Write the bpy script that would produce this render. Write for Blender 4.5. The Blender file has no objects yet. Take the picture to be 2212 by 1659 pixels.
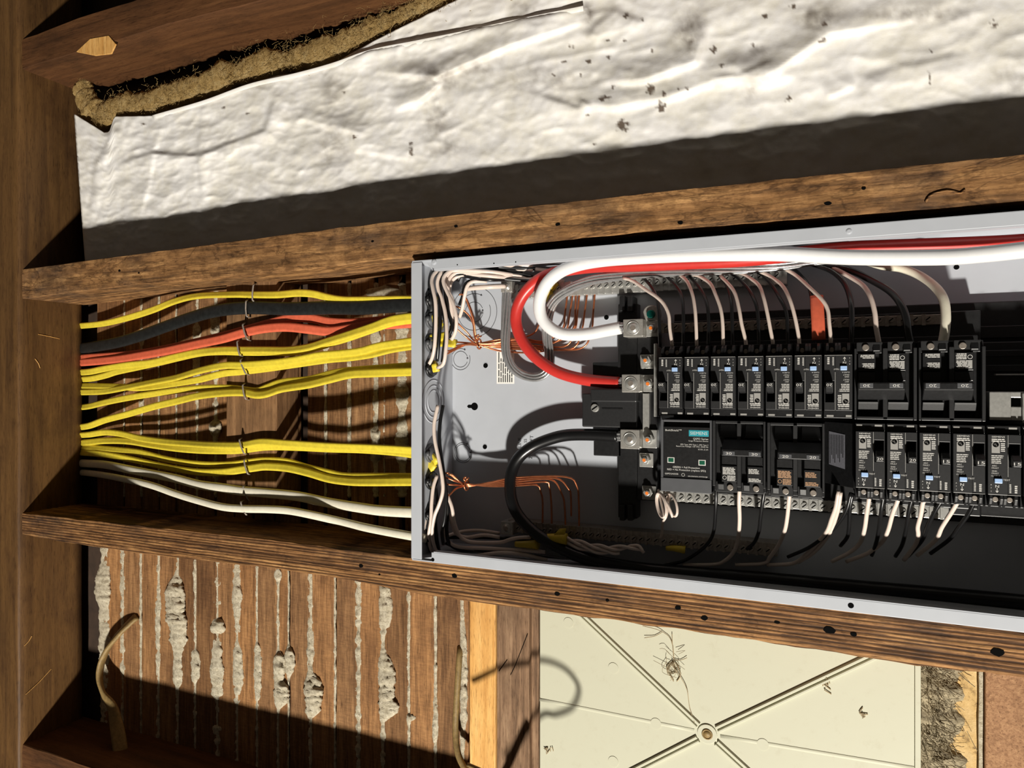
import bpy, bmesh, math, random
import numpy as np
from mathutils import Vector, Matrix, noise
random.seed(11)
SC = bpy.context.scene
COL = SC.collection
S = 0.001                                   # millimetres to metres
# wall coordinates: u runs down the wall (to the picture's far side), v across it, w out of it towards the viewer, all in mm
TH = math.radians(24.2); FPX = 1540.0; CU, CW = 461.5, 733.2
CT, ST = math.cos(TH), math.sin(TH)
def W(u, v, w): return Vector((v*S, -w*S, 1.45-u*S))
def L(u, v, w): return (v*S, -w*S, -u*S)
def PX(px, py, w):
    a = (px-1106.0)/FPX; q = CW-w
    up = q*(a*CT-ST)/(CT+a*ST)
    return (up+CU, (829.5-py)/FPX*(-up*ST+q*CT), w)
# ------------------------------------------------------------------ camera, world, lights, exposure
cam = bpy.data.cameras.new('camera'); camo = bpy.data.objects.new('camera', cam); COL.objects.link(camo)
cam.sensor_fit = 'HORIZONTAL'; cam.sensor_width = 36.0; cam.lens = FPX/2212.0*36.0; cam.clip_start = 0.01; cam.clip_end = 50
R_, U_, B_ = Vector(L(CT, 0, -ST)).normalized(), Vector(L(0, 1, 0)).normalized(), Vector(L(ST, 0, CT)).normalized()
camo.matrix_world = Matrix((( R_.x, U_.x, B_.x, 0), (R_.y, U_.y, B_.y, 0), (R_.z, U_.z, B_.z, 0), (0, 0, 0, 1)))
camo.location = W(CU, 0, CW)
SC.camera = camo
wd = bpy.data.worlds.new('world'); SC.world = wd; wd.use_nodes = True
wd.node_tree.nodes['Background'].inputs[0].default_value = (1.0, 0.86, 0.68, 1)
wd.node_tree.nodes['Background'].inputs[1].default_value = 0.036
def area(name, pos, aim, power, size, col, size_y=None):
    l = bpy.data.lights.new(name, 'AREA'); o = bpy.data.objects.new(name, l); COL.objects.link(o)
    l.energy = power; l.color = col; l.size = size
    if size_y: l.shape = 'RECTANGLE'; l.size_y = size_y
    else: l.shape = 'DISK'
    o.location = W(*pos); d = (W(*aim)-W(*pos)).normalized()
    o.rotation_euler = d.to_track_quat('-Z', 'Y').to_euler()
    return o
area('work_lamp', (1170, -2825, 2500), (150, 0, -50), 262, 0.2, (1.0, 0.945, 0.85))
SC.view_settings.view_transform = 'Standard'; SC.view_settings.look = 'None'
SC.view_settings.gamma = 1.0; SC.view_settings.use_curve_mapping = False
SC.view_settings.exposure = 0.0
# ------------------------------------------------------------------ materials
def lin(c):
    return tuple(((x/255.0)/12.92 if x <= 10 else ((x/255.0+0.055)/1.055)**2.4) for x in c)+(1.0,)
class NT:
    def __init__(s, name, rough, metal=0.0, spec=0.5):
        s.m = bpy.data.materials.new(name); s.m.use_nodes = True; s.t = s.m.node_tree
        s.b = s.t.nodes['Principled BSDF']; s.b.inputs['Roughness'].default_value = rough
        s.b.inputs['Metallic'].default_value = metal; s.b.inputs['Specular IOR Level'].default_value = spec
        s.co = s.t.nodes.new('ShaderNodeTexCoord')
    def n(s, ty, **k):
        x = s.t.nodes.new(ty)
        for a, b in k.items():
            if a in x.inputs: x.inputs[a].default_value = b
            else: setattr(x, a, b)
        return x
    def l(s, a, b): s.t.links.new(a, b)
    def noise(s, scale, detail=4, rough=0.6, sc=(1, 1, 1), dist=0.0, rot=(0, 0, 0), loc=(0, 0, 0)):
        mp = s.n('ShaderNodeMapping'); mp.inputs['Scale'].default_value = sc; mp.inputs['Rotation'].default_value = rot; mp.inputs['Location'].default_value = loc
        s.l(s.co.outputs['Object'], mp.inputs['Vector'])
        t = s.n('ShaderNodeTexNoise'); t.inputs['Scale'].default_value = scale; t.inputs['Detail'].default_value = detail
        t.inputs['Roughness'].default_value = rough; t.inputs['Distortion'].default_value = dist
        s.l(mp.outputs['Vector'], t.inputs['Vector']); return t.outputs['Fac']
    def ramp(s, src, stops):
        r = s.n('ShaderNodeValToRGB'); e = r.color_ramp.elements
        while len(e) < len(stops): e.new(0.5)
        for i, (p, c) in enumerate(stops):
            e[i].position = p; e[i].color = c if len(c) == 4 else lin(c)
        s.l(src, r.inputs['Fac']); return r.outputs['Color']
    def mix(s, fac, a, b, mode='MIX'):
        m = s.n('ShaderNodeMixRGB', blend_type=mode)
        for i, x in ((0, fac), (1, a), (2, b)):
            if hasattr(x, 'is_output'): s.l(x, m.inputs[i])
            else: m.inputs[i].default_value = x
        return m.outputs['Color']
    def bump(s, h, strength, dist):
        b = s.n('ShaderNodeBump'); b.inputs['Strength'].default_value = strength; b.inputs['Distance'].default_value = dist
        s.l(h, b.inputs['Height']); s.l(b.outputs['Normal'], s.b.inputs['Normal'])
    def col(s, c):
        if hasattr(c, 'is_output'): s.l(c, s.b.inputs['Base Color'])
        else: s.b.inputs['Base Color'].default_value = c
def plain(name, c, rough, metal=0.0, var=0.08, nscale=120, bump=0.0, bd=0.0004, spec=0.5):
    t = NT(name, rough, metal, spec); base = lin(c)
    f = t.noise(nscale, 3)
    lo = tuple(x*(1-var) for x in base[:3])+(1,); hi = tuple(min(1, x*(1+var)) for x in base[:3])+(1,)
    t.col(t.ramp(f, [(0.3, lo), (0.7, hi)]))
    if bump: t.bump(t.noise(nscale*2, 4), bump, bd)
    return t.m
G_Z, G_X = (1, 1, 0.06), (0.06, 1, 1)        # grain runs down the wall / across it
def wood(name, cols, grain, scale=220, stain=(40, 28, 18), stain_amt=0.55, rough=0.75, ridges=0.0, randobj=False, bumps=0.5, stain_lo=0.5, saw=0.0, cracks=0.0):
    t = NT(name, rough, 0, 0.25)
    g = t.noise(scale, 8, 0.62, grain, 0.6)
    c = t.ramp(g, [(0.28, cols[0]), (0.5, cols[1]), (0.72, cols[2])])
    h = g
    if ridges:
        mp = t.n('ShaderNodeMapping'); mp.inputs['Scale'].default_value = (1, 1, 0.02) if grain == G_Z else (0.02, 1, 1)
        t.l(t.co.outputs['Object'], mp.inputs['Vector'])
        wv = t.n('ShaderNodeTexWave', bands_direction='X' if grain == G_Z else 'Z'); wv.inputs['Scale'].default_value = 75; wv.inputs['Distortion'].default_value = 5
        wv.inputs['Detail'].default_value = 4; wv.inputs['Detail Scale'].default_value = 3
        t.l(mp.outputs['Vector'], wv.inputs['Vector'])
        c = t.mix(ridges, c, t.ramp(wv.outputs['Fac'], [(0.1, (0.09, 0.05, 0.03, 1)), (0.55, (1, 1, 1, 1))]), 'MULTIPLY')
        h = t.mix(0.6, g, wv.outputs['Color'], 'MIX')
    st = t.noise(14, 6, 0.66, (1, 1, 0.55) if grain == G_Z else (0.55, 1, 1))
    sm = t.ramp(st, [(stain_lo, (0, 0, 0, 1)), (stain_lo+0.16, (1, 1, 1, 1))])
    c = t.mix(t.mix(1.0, sm, (stain_amt,)*3+(1,), 'MULTIPLY'), c, lin(stain))
    fine = t.ramp(t.noise(900, 3, 0.7, grain), [(0.33, (0.25, 0.2, 0.16, 1)), (0.46, (1, 1, 1, 1))])
    c = t.mix(0.7, c, fine, 'MULTIPLY')
    if cracks:
        ck = t.noise(26, 5, 0.6, (1, 1, 0.3) if grain == G_Z else (0.3, 1, 1), 0.8)
        cm = t.ramp(ck, [(0.478, (1, 1, 1, 1)), (0.494, (0.12, 0.09, 0.07, 1)), (0.506, (0.12, 0.09, 0.07, 1)), (0.522, (1, 1, 1, 1))])
        ck2 = t.ramp(t.noise(70, 4, 0.7, (1, 1, 0.7)), [(0.42, (0.4, 0.36, 0.33, 1)), (0.56, (1, 1, 1, 1))])
        c = t.mix(cracks*0.8, c, cm, 'MULTIPLY'); c = t.mix(cracks, c, ck2, 'MULTIPLY')
    if saw:
        sw = t.noise(700, 2, 0.6, (1, 1, 0.12), 0, (0, 0.9, 0))
        c = t.mix(saw, c, t.ramp(sw, [(0.35, (0.55, 0.5, 0.45, 1)), (0.65, (1.25, 1.2, 1.1, 1))]), 'MULTIPLY')
    if randobj:
        oi = t.n('ShaderNodeObjectInfo')
        c = t.mix(1.0, c, t.ramp(oi.outputs['Random'], [(0, (0.66, 0.6, 0.54, 1)), (0.5, (1, 0.98, 0.95, 1)), (1, (1.28, 1.18, 1.02, 1))]), 'MULTIPLY')
    t.col(c); t.bump(h, bumps, 0.0016)
    return t.m
MT = {}
MT['stud_a'] = wood('weathered_stud', [(74, 54, 36), (146, 106, 66), (196, 150, 98)], G_Z, 120, (66, 56, 50), 0.65, stain_lo=0.48, cracks=0.6)
MT['stud_b'] = wood('ridged_stud', [(72, 50, 32), (146, 104, 64), (192, 146, 94)], G_Z, 160, (58, 46, 40), 0.65, ridges=0.8, stain_lo=0.5, cracks=0.35)
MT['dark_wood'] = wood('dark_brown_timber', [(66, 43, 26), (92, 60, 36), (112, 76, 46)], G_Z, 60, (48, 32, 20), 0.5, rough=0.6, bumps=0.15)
MT['header'] = wood('smoky_top_plate_timber', [(72, 50, 30), (98, 70, 40), (116, 84, 48)], G_X, 60, (52, 32, 22), 0.5, rough=0.55, bumps=0.12)
MT['lath'] = wood('brown_lath', [(96, 70, 46), (140, 105, 72), (172, 134, 94)], G_X, 170, (90, 62, 42), 0.5, randobj=True, bumps=0.35, saw=0.35)
MT['block'] = wood('brown_blocking', [(88, 64, 42), (132, 98, 66), (160, 122, 84)], G_X, 120, (70, 50, 34), 0.4, bumps=0.4)
MT['fresh_wood'] = wood('yellow_pine', [(196, 140, 72), (226, 174, 102), (240, 194, 124)], G_X, 110, (176, 120, 60), 0.35, rough=0.6, bumps=0.12)
MT['grey_wood'] = wood('grey_brown_board', [(90, 68, 50), (140, 110, 84), (168, 138, 108)], G_X, 130, (74, 54, 38), 0.5, bumps=0.45)
MT['fibre'] = wood('brown_fibreboard', [(126, 90, 62), (160, 120, 86), (182, 142, 104)], (0.6, 1, 0.6), 420, (110, 76, 50), 0.35, bumps=0.5)
MT['void'] = plain('dark_plaster_back', (58, 42, 30), 0.9, var=0.3, nscale=40)
def plaster_m():
    t = NT('crumbly_plaster', 0.95, 0, 0.1)
    f = t.noise(160, 6, 0.75)
    t.col(t.ramp(f, [(0.28, (120, 106, 86)), (0.42, (196, 184, 158)), (0.62, (230, 220, 196))]))
    t.bump(t.noise(420, 5, 0.8), 0.9, 0.003); return t.m
MT['plaster'] = plaster_m()
MT['panel'] = plain('grey_panel_paint', (181, 185, 192), 0.42, var=0.03, nscale=30, spec=0.4)
MT['black'] = plain('black_plastic', (26, 26, 27), 0.38, var=0.25, nscale=300, bump=0.05)
MT['black_face'] = plain('black_breaker_face', (36, 36, 37), 0.42, var=0.12, nscale=400, bump=0.06)
MT['pit'] = plain('pit_black', (6, 6, 6), 0.9, spec=0.08)  # black painted for the dark inside of holes, slots and cracks; also badge disc
MT['grey_face'] = plain('dark_grey_plastic', (78, 79, 82), 0.5, var=0.05)
MT['zinc'] = plain('zinc_plated_steel', (196, 195, 190), 0.3, 0.62, 0.12, 300)
MT['alu'] = plain('aluminium_lug', (180, 177, 170), 0.36, 0.6, 0.15, 500, 0.15)
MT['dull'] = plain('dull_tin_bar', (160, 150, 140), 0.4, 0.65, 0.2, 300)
MT['strand'] = plain('bare_aluminium_strand', (192, 192, 192), 0.24, 0.75, 0.1, 200)
MT['copper'] = plain('bare_copper', (205, 126, 86), 0.28, 0.8, 0.18, 150)
MT['orange_tip'] = plain('orange_thread_paint', (226, 120, 40), 0.5)
MT['green_screw'] = plain('green_ground_screw', (30, 120, 108), 0.25, 0.8)
MT['staple'] = plain('galvanised_staple', (158, 148, 138), 0.5, 0.35, 0.25, 400)
def cablem(name, c, rough=0.45, var=0.1, bump=0.12):
    return plain(name, c, rough, 0, var, 160, bump, 0.0005)
MT['yellow'] = cablem('yellow_jacket', (216, 195, 58))
MT['orange'] = cablem('orange_jacket', (216, 102, 72), 0.5)
MT['blackflat'] = cablem('black_jacket', (27, 29, 29), 0.5, 0.35)
MT['cream'] = cablem('cream_jacket', (226, 220, 200), 0.45, 0.05)
MT['white_ins'] = plain('white_insulation', (226, 226, 226), 0.38, var=0.02)
MT['red_ins'] = plain('red_insulation', (192, 50, 44), 0.35, var=0.05)
MT['black_ins'] = plain('black_insulation', (20, 20, 21), 0.3, var=0.1)
MT['pinkwhite'] = plain('offwhite_insulation', (220, 203, 191), 0.32, var=0.04)
MT['tan'] = plain('old_tan_cloth_jacket', (138, 114, 70), 0.6, 0, 0.25, 200, 0.4)
MT['nut'] = plain('yellow_wire_nut', (200, 172, 40), 0.4)
MT['print'] = plain('white_print', (205, 203, 198), 0.6, var=0.02)
MT['greyprint'] = plain('grey_badge_print', (150, 148, 144), 0.6, var=0.02)
MT['tanprint'] = plain('tan_print', (190, 150, 116), 0.6, var=0.02)
MT['blackprint'] = plain('black_print', (24, 24, 24), 0.6)
MT['teal'] = plain('teal_print', (38, 146, 160), 0.5, var=0.02)
MT['blue'] = plain('pale_blue_button', (160, 190, 232), 0.35, var=0.02)
MT['sticker'] = plain('white_paper', (240, 238, 232), 0.6, var=0.02)
MT['greysticker'] = plain('grey_foil_sticker', (120, 120, 128), 0.45, 0, 0.15, 900)
MT['led'] = plain('green_indicator', (26, 84, 62), 0.3)
def creampanel():
    t = NT('cream_plastic', 0.5, 0, 0.25)
    d = t.ramp(t.noise(55, 8, 0.8), [(0.55, (0, 0, 0, 1)), (0.75, (1, 1, 1, 1))])
    t.col(t.mix(t.mix(1.0, d, (0.22, 0.22, 0.22, 1), 'MULTIPLY'), lin((194, 193, 172)), lin((150, 136, 106))))
    t.bump(t.noise(40, 2), 0.05, 0.002); return t.m
MT['creamp'] = creampanel()
def woolm():
    t = NT('yellow_glass_wool', 0.95, 0, 0.05)
    f = t.noise(70, 8, 0.8)
    t.col(t.ramp(f, [(0.3, (150, 118, 66)), (0.5, (208, 174, 114)), (0.7, (230, 204, 150))]))
    t.bump(t.noise(260, 6, 0.8), 1.0, 0.006); return t.m
MT['wool'] = woolm()
MT['fluff'] = plain('dusty_fibre', (150, 138, 112), 0.95, 0, 0.35, 120, 0.6, 0.003)
MT['web'] = plain('cobweb', (168, 152, 122), 0.9, 0, 0.2, 80)
def sheetm():
    t = NT('white_vinyl_facing', 0.5, 0, 0.3)
    at = t.n('ShaderNodeAttribute', attribute_name='stain')
    base = t.ramp(t.noise(26, 6, 0.7), [(0.35, (230, 226, 216)), (0.6, (238, 236, 234))])
    c = t.mix(at.outputs['Fac'], base, lin((74, 52, 30)))
    t.col(c); t.bump(t.noise(300, 4, 0.7), 0.12, 0.001); return t.m
MT['sheet'] = sheetm()
def tanpaperm():
    t = NT('stained_tan_paper', 0.85, 0, 0.15)
    f = t.noise(45, 8, 0.75)
    t.col(t.ramp(f, [(0.36, (110, 88, 62)), (0.46, (196, 164, 110)), (0.7, (218, 190, 140))]))
    t.bump(t.noise(200, 5, 0.7), 0.5, 0.002); return t.m
MT['tanpaper'] = tanpaperm()
# ------------------------------------------------------------------ mesh builder
_TXT = {}
def text2d(s):
    if s in _TXT: return _TXT[s]
    cu = bpy.data.curves.new('glyphs', 'FONT'); cu.body = s; cu.resolution_u = 2; cu.align_x = 'CENTER'; cu.align_y = 'CENTER'
    ob = bpy.data.objects.new('glyphs', cu); COL.objects.link(ob)
    me = ob.evaluated_get(bpy.context.evaluated_depsgraph_get()).to_mesh()
    vs = [(p.co.x, p.co.y) for p in me.vertices]; fs = [tuple(p.vertices) for p in me.polygons]
    ob.evaluated_get(bpy.context.evaluated_depsgraph_get()).to_mesh_clear()
    bpy.data.objects.remove(ob); bpy.data.curves.remove(cu)
    x0 = min(p[0] for p in vs); x1 = max(p[0] for p in vs); y0 = min(p[1] for p in vs); y1 = max(p[1] for p in vs)
    vs = [((x-(x0+x1)/2), (y-(y0+y1)/2)) for x, y in vs]
    _TXT[s] = (vs, fs, x1-x0, y1-y0); return _TXT[s]
def spline(pts, step):
    P = [Vector(p) for p in pts]
    if len(P) == 2:
        n = max(1, int((P[1]-P[0]).length/step)); return [P[0].lerp(P[1], i/n) for i in range(n+1)]
    out = []; Q = [P[0]*2-P[1]]+P+[P[-1]*2-P[-2]]
    for i in range(1, len(Q)-2):
        a, b, c, d = Q[i-1:i+3]; n = max(1, int(round((c-b).length/step)))
        for k in range(n):
            t = k/n; t2 = t*t; t3 = t2*t
            out.append(0.5*((2*b)+(c-a)*t+(2*a-5*b+4*c-d)*t2+(3*b-a-3*c+d)*t3))
    out.append(P[-1]); return out
class M:
    def __init__(s): s.v = []; s.f = []
    def add(s, vs, fs):
        o = len(s.v); s.v += [tuple(p) for p in vs]; s.f += [tuple(i+o for i in f) for f in fs]; return s
    def box(s, u0, u1, v0, v1, w0, w1):
        vs = [(u, v, w) for w in (w0, w1) for v in (v0, v1) for u in (u0, u1)]
        return s.add(vs, [(0, 2, 3, 1), (4, 5, 7, 6), (0, 1, 5, 4), (2, 6, 7, 3), (0, 4, 6, 2), (1, 3, 7, 5)])
    def hexa(s, p):
        return s.add(p, [(0, 2, 3, 1), (4, 5, 7, 6), (0, 1, 5, 4), (2, 6, 7, 3), (0, 4, 6, 2), (1, 3, 7, 5)])
    def prism(s, poly, w0, w1):
        n = len(poly)
        return s.add([(u, v, w0) for u, v in poly]+[(u, v, w1) for u, v in poly],
                     [tuple(range(n)), tuple(range(n, 2*n))]+[(i, (i+1) % n, (i+1) % n+n, i+n) for i in range(n)])
    def prof(s, poly, u0, u1):               # profile in (v, w), extruded along u
        n = len(poly)
        return s.add([(u0, v, w) for v, w in poly]+[(u1, v, w) for v, w in poly],
                     [tuple(range(n)), tuple(range(n, 2*n))]+[(i, (i+1) % n, (i+1) % n+n, i+n) for i in range(n)])
    def cyl(s, u, v, w0, w1, r, n=16, r1=None):
        r1 = r if r1 is None else r1
        A = [2*math.pi*i/n for i in range(n)]
        return s.add([(u+r*math.cos(a), v+r*math.sin(a), w0) for a in A]+[(u+r1*math.cos(a), v+r1*math.sin(a), w1) for a in A],
                     [tuple(range(n)), tuple(range(n, 2*n))]+[(i, (i+1) % n, (i+1) % n+n, i+n) for i in range(n)])
    def cylu(s, u0, u1, v, w, r, n=16):
        A = [2*math.pi*i/n for i in range(n)]
        return s.add([(u0, v+r*math.cos(a), w+r*math.sin(a)) for a in A]+[(u1, v+r*math.cos(a), w+r*math.sin(a)) for a in A],
                     [tuple(range(n)), tuple(range(n, 2*n))]+[(i, (i+1) % n, (i+1) % n+n, i+n) for i in range(n)])
    def ring(s, u, v, w, r, t, n=40, a0=0, a1=360, plane='w', tw=None):
        full = a1-a0 >= 360; tw = tw or t
        k = n if full else n+1; vs = []; 
        for i in range(k):
            a = math.radians(a0+(a1-a0)*i/n)
            for j in range(6):
                b = 2*math.pi*j/6; rr = r+t*math.cos(b); h = tw*math.sin(b)
                p = (rr*math.cos(a), rr*math.sin(a))
                vs.append((u+p[0], v+p[1], w+h) if plane == 'w' else (u+h, v+p[0], w+p[1]))
        fs = []
        for i in range(n if full else n):
            for j in range(6):
                fs.append((i*6+j, i*6+(j+1) % 6, ((i+1) % k)*6+(j+1) % 6, ((i+1) % k)*6+j))
        return s.add(vs, fs)
    def tube(s, pts, r, n=8, step=4.0, flat=None, sq=2.0, rfun=None, twist=0.0, cap=True, groove=0.0):
        C = spline(pts, step); m = len(C)
        T = [(C[min(i+1, m-1)]-C[max(i-1, 0)]).normalized() for i in range(m)]
        N = None; vs = []
        for i in range(m):
            t = T[i]
            if flat is not None:
                N = Vector(flat)-t*t.dot(Vector(flat)); N.normalize()
            elif N is None:
                h = Vector((0, 0, 1)) if abs(t.z) < 0.9 else Vector((0, 1, 0)); N = (h-t*t.dot(h)).normalized()
            else:
                N = (N-t*t.dot(N)).normalized()
            Bn = t.cross(N); rr = rfun(i/(m-1.0), C[i]) if rfun else 1.0
            ra, rb = (r if isinstance(r, tuple) else (r, r)); tw = twist*i/(m-1.0) if not callable(twist) else twist(i/(m-1.0))
            for j in range(n):
                a = 2*math.pi*j/n; c, d = math.cos(a), math.sin(a)
                c = math.copysign(abs(c)**(2/sq), c); d = math.copysign(abs(d)**(2/sq), d)
                x, y = ra*rr*c, rb*rr*d*(1-groove*math.exp(-(c/0.28)**2))
                x, y = x*math.cos(tw)-y*math.sin(tw), x*math.sin(tw)+y*math.cos(tw)
                vs.append(C[i]+N*x+Bn*y)
        fs = [(i*n+j, i*n+(j+1) % n, (i+1)*n+(j+1) % n, (i+1)*n+j) for i in range(m-1) for j in range(n)]
        if cap: fs += [tuple(range(n)), tuple(range((m-1)*n, m*n))]
        return s.add(vs, fs)
    def text(s, t, u, v, w, h, ang=0.0, width=None):      # centred text, capital height about h
        vs, fs, tw, tht = text2d(t); k = h/0.7; kx = k if width is None else width/tw
        c, d = math.cos(math.radians(ang)), math.sin(math.radians(ang))
        return s.add([(u+x*kx*c-y*k*d, v+x*kx*d+y*k*c, w) for x, y in vs], fs)
    def bars(s, u0, u1, v0, v1, w, n, fill=0.55, rag=0.35, vert=False):   # lines of print too small to read
        rr = random.Random(int(abs(u0*7+v0*13)*10))
        for i in range(n):
            a = v0+(v1-v0)*(i+0.5)/n; hh = abs(v1-v0)/n*fill/2
            x = u0; end = u1-(u1-u0)*rag*rr.random()
            while x < end:
                e = min(end, x+(u1-u0)*(0.12+0.3*rr.random()))
                s.add([(x, a-hh, w), (e, a-hh, w), (e, a+hh, w), (x, a+hh, w)] if not vert else [(a-hh, x, w), (a+hh, x, w), (a+hh, e, w), (a-hh, e, w)], [(0, 1, 2, 3)])
                x = e+(u1-u0)*0.035
        return s
    def quad(s, u0, u1, v0, v1, w): return s.add([(u0, v0, w), (u1, v0, w), (u1, v1, w), (u0, v1, w)], [(0, 1, 2, 3)])
    def mid(s):
        a = np.array(s.v); return tuple((a.min(0)+a.max(0))/2)
ANCH = {}
def mesh_of(m, name, anchor, smooth):
    me = bpy.data.meshes.new(name)
    me.from_pydata([L(p[0]-anchor[0], p[1]-anchor[1], p[2]-anchor[2]) for p in m.v], [], m.f)
    bm = bmesh.new(); bm.from_mesh(me); bmesh.ops.recalc_face_normals(bm, faces=bm.faces); bm.to_mesh(me); bm.free()
    if smooth: me.polygons.foreach_set('use_smooth', [True]*len(me.polygons))
    me.update(); return me
def props(o, label=None, cat=None, group=None, kind=None):
    for k, x in (('label', label), ('category', cat), ('group', group), ('kind', kind)):
        if x: o[k] = x
    return o
def thing(name, label, cat, anchor, group=None, rot=0.0, kind=None):
    o = bpy.data.objects.new(name, None); COL.objects.link(o); o.location = W(*anchor); o.empty_display_size = 0.01
    o.rotation_euler = (0, rot, 0); ANCH[o.name] = tuple(anchor) if not rot else tuple(anchor)
    return props(o, label, cat, group, kind)
def part(m, name, mat, parent, smooth=False, bev=0.0, label=None, kind=None):
    an = ANCH[parent.name]
    o = bpy.data.objects.new(name, mesh_of(m, name, an, smooth)); COL.objects.link(o)
    o.data.materials.append(MT[mat]); o.parent = parent; ANCH[o.name] = an
    if bev: bevel(o, bev)
    return props(o, label, kind=kind)
def bevel(o, wdt, seg=2):
    b = o.modifiers.new('bevel', 'BEVEL'); b.width = wdt*S; b.segments = seg; b.limit_method = 'ANGLE'; b.angle_limit = math.radians(40)
def solo(m, name, mat, label, cat, group=None, smooth=False, bev=0.0, kind=None, anchor=None):
    an = anchor or m.mid()
    o = bpy.data.objects.new(name, mesh_of(m, name, an, smooth)); COL.objects.link(o)
    o.data.materials.append(MT[mat]); o.location = W(*an); ANCH[o.name] = an
    if bev: bevel(o, bev)
    return props(o, label, cat, group, kind)
def copy_tree(src, parent=None, loc=None, rot=None):
    c = src.copy(); COL.objects.link(c); ANCH[c.name] = ANCH.get(src.name, (0, 0, 0))
    if parent is not None: c.parent = parent
    if loc is not None: c.location = loc
    if rot is not None: c.rotation_euler = rot
    for ch in list(src.children): copy_tree(ch, c)
    return c
def interp(pts, x):
    if x <= pts[0][0]: a, b = pts[0], pts[1]
    elif x >= pts[-1][0]: a, b = pts[-2], pts[-1]
    else:
        for i in range(len(pts)-1):
            if pts[i][0] <= x <= pts[i+1][0]: a, b = pts[i], pts[i+1]; break
    return a[1]+(b[1]-a[1])*(x-a[0])/(b[0]-a[0])
def nz(x, y, z=0.0): return noise.noise(Vector((x, y, z)))
def fbm(x, y, o=4, z=0.0):
    a, f, t = 1.0, 1.0, 0.0
    for i in range(o): t += a*nz(x*f, y*f, z+i*7.3); a *= 0.5; f *= 2.1
    return t
# ------------------------------------------------------------------ structure: timber frame, lath wall
HU = PX(40, 0, -2)[0]                        # underside of the top plate
def timber(up, lo, wf, wb, x0, x1, seed, n=110, nf=8, rough=1.0):
    m = M(); ring = []
    for i in range(n+1):
        px = x0+(x1-x0)*i/n
        a, b = PX(px, interp(up, px), wf), PX(px, interp(lo, px), wf); u = a[0]
        ja = rough*1.1*fbm(u*0.03, seed, 3)+rough*0.5*nz(u*0.25, seed); jb = rough*1.1*fbm(u*0.03, seed+9, 3)+rough*0.7*nz(u*0.3, seed+4)
        va, vb = a[1]+ja, b[1]+jb
        sec = [(va, wb), (va, wb*0.5+wf*0.5), (va, wf-1.6)]
        for k in range(nf+1):
            t = k/nf; v = va+(vb-va)*(0.02+0.96*t)
            edge = 1.0 if 0 < k < nf else 0.0
            sec.append((v, wf-(1-edge)*0.5+rough*0.7*fbm(u*0.02, v*0.08, 3, seed)))
        sec += [(vb, wf-1.6), (vb, wb*0.5+wf*0.5), (vb, wb)]
        ring.append([(u, v, w) for v, w in sec])
    k = len(ring[0]); vs = [p for r in ring for p in r]
    fs = [(i*k+j, i*k+(j+1) % k, (i+1)*k+(j+1) % k, (i+1)*k+j) for i in range(n) for j in range(k)]
    fs += [tuple(range(k)), tuple(range(n*k, n*k+k))]
    return m.add(vs, fs)
def nail_holes(parent, pts, w):
    for x, y, r in pts:
        c = PX(x, y, w); m = M()
        A = [(2*math.pi*i/9) for i in range(9)]
        m.prism([(c[0]+r*1.5*math.cos(a)*(0.8+0.3*random.random()), c[1]+r*math.sin(a)*(0.7+0.4*random.random())) for a in A], w-2, w+0.55)
        part(m, 'nail_hole', 'pit', parent)
top_up = [(38, 583), (218, 558), (740, 490), (1440, 411.5), (2212, 332), (2450, 308)]
top_lo = [(38, 646), (304, 613), (440, 602.6), (643, 584.5), (894, 553), (1400, 499), (2212, 437), (2450, 419)]
st = solo(timber(top_up, top_lo, -8, -115, 36, 2440, 3), 'wall_stud', 'stud_a', 'weathered orange-brown stud running along the upper edge of the grey panel', 'stud', 'wall studs', bev=0)
nail_holes(st, [(985, 489, 1.7), (805, 521, 1.6), (1205, 485, 1.8), (1788, 440, 2.2), (1470, 481, 2.0), (1866, 407, 1.4), (258, 585, 1.5), (300, 590, 1.2)], -8)
for pts in ([(2000, 437), (2010, 422), (2045, 412), (2075, 417), (2085, 410)],):
    part(M().tube([PX(x, y, -7.2) for x, y in pts], 1.1, 6, 3), 'knot_edge', 'stud_b', st, True)
bot_up = [(40, 1107.6), (560, 1163), (883, 1204), (1400, 1268), (2212, 1366), (2450, 1394)]
bot_lo = [(40, 1154), (182, 1178), (339, 1201), (560, 1224.5), (744, 1251), (867, 1277), (1021, 1300.6), (1162, 1319), (1478, 1362), (1820, 1413), (1986, 1439.5), (2212, 1464), (2450, 1492)]
st2 = solo(timber(bot_up, bot_lo, -8, -115, 36, 2440, 21, rough=1.25), 'wall_stud', 'stud_b', 'dark ridged stud with nail holes running along the lower edge of the grey panel', 'stud', 'wall studs')
nail_holes(st2, [(780, 1222, 2.4), (982, 1244, 2.4), (1204, 1283, 2.2), (1312, 1297, 1.4), (1465, 1313, 2.2), (1522, 1335, 2.6), (1679, 1344, 1.9), (1792, 1361, 3.6), (1844, 1370, 2.0), (2155, 1409, 3.8), (820, 1241, 1.2)], -8)
ul_up = [(30, 91), (174, 36), (291, 0), (420, -42), (1200, -290), (2450, -690)]
ul_lo = [(30, 156), (67, 142), (251, 87), (368, 50), (569, 0), (1200, -160), (2450, -480)]
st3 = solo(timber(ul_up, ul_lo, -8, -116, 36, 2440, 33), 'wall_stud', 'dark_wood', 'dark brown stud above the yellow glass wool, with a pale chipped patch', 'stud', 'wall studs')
c = PX(205, 102, -6.5); m = M()
pp = [(165, 112), (195, 84), (235, 77), (250, 95), (240, 116), (205, 120)]
m.prism([PX(x, y, -7)[:2] for x, y in pp], -9, -6.6); part(m, 'chipped_patch', 'fresh_wood', st3, bev=0.3)
lw_up = [(40, 1606), (500, 1757), (1100, 1955), (2450, 2400)]
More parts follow.
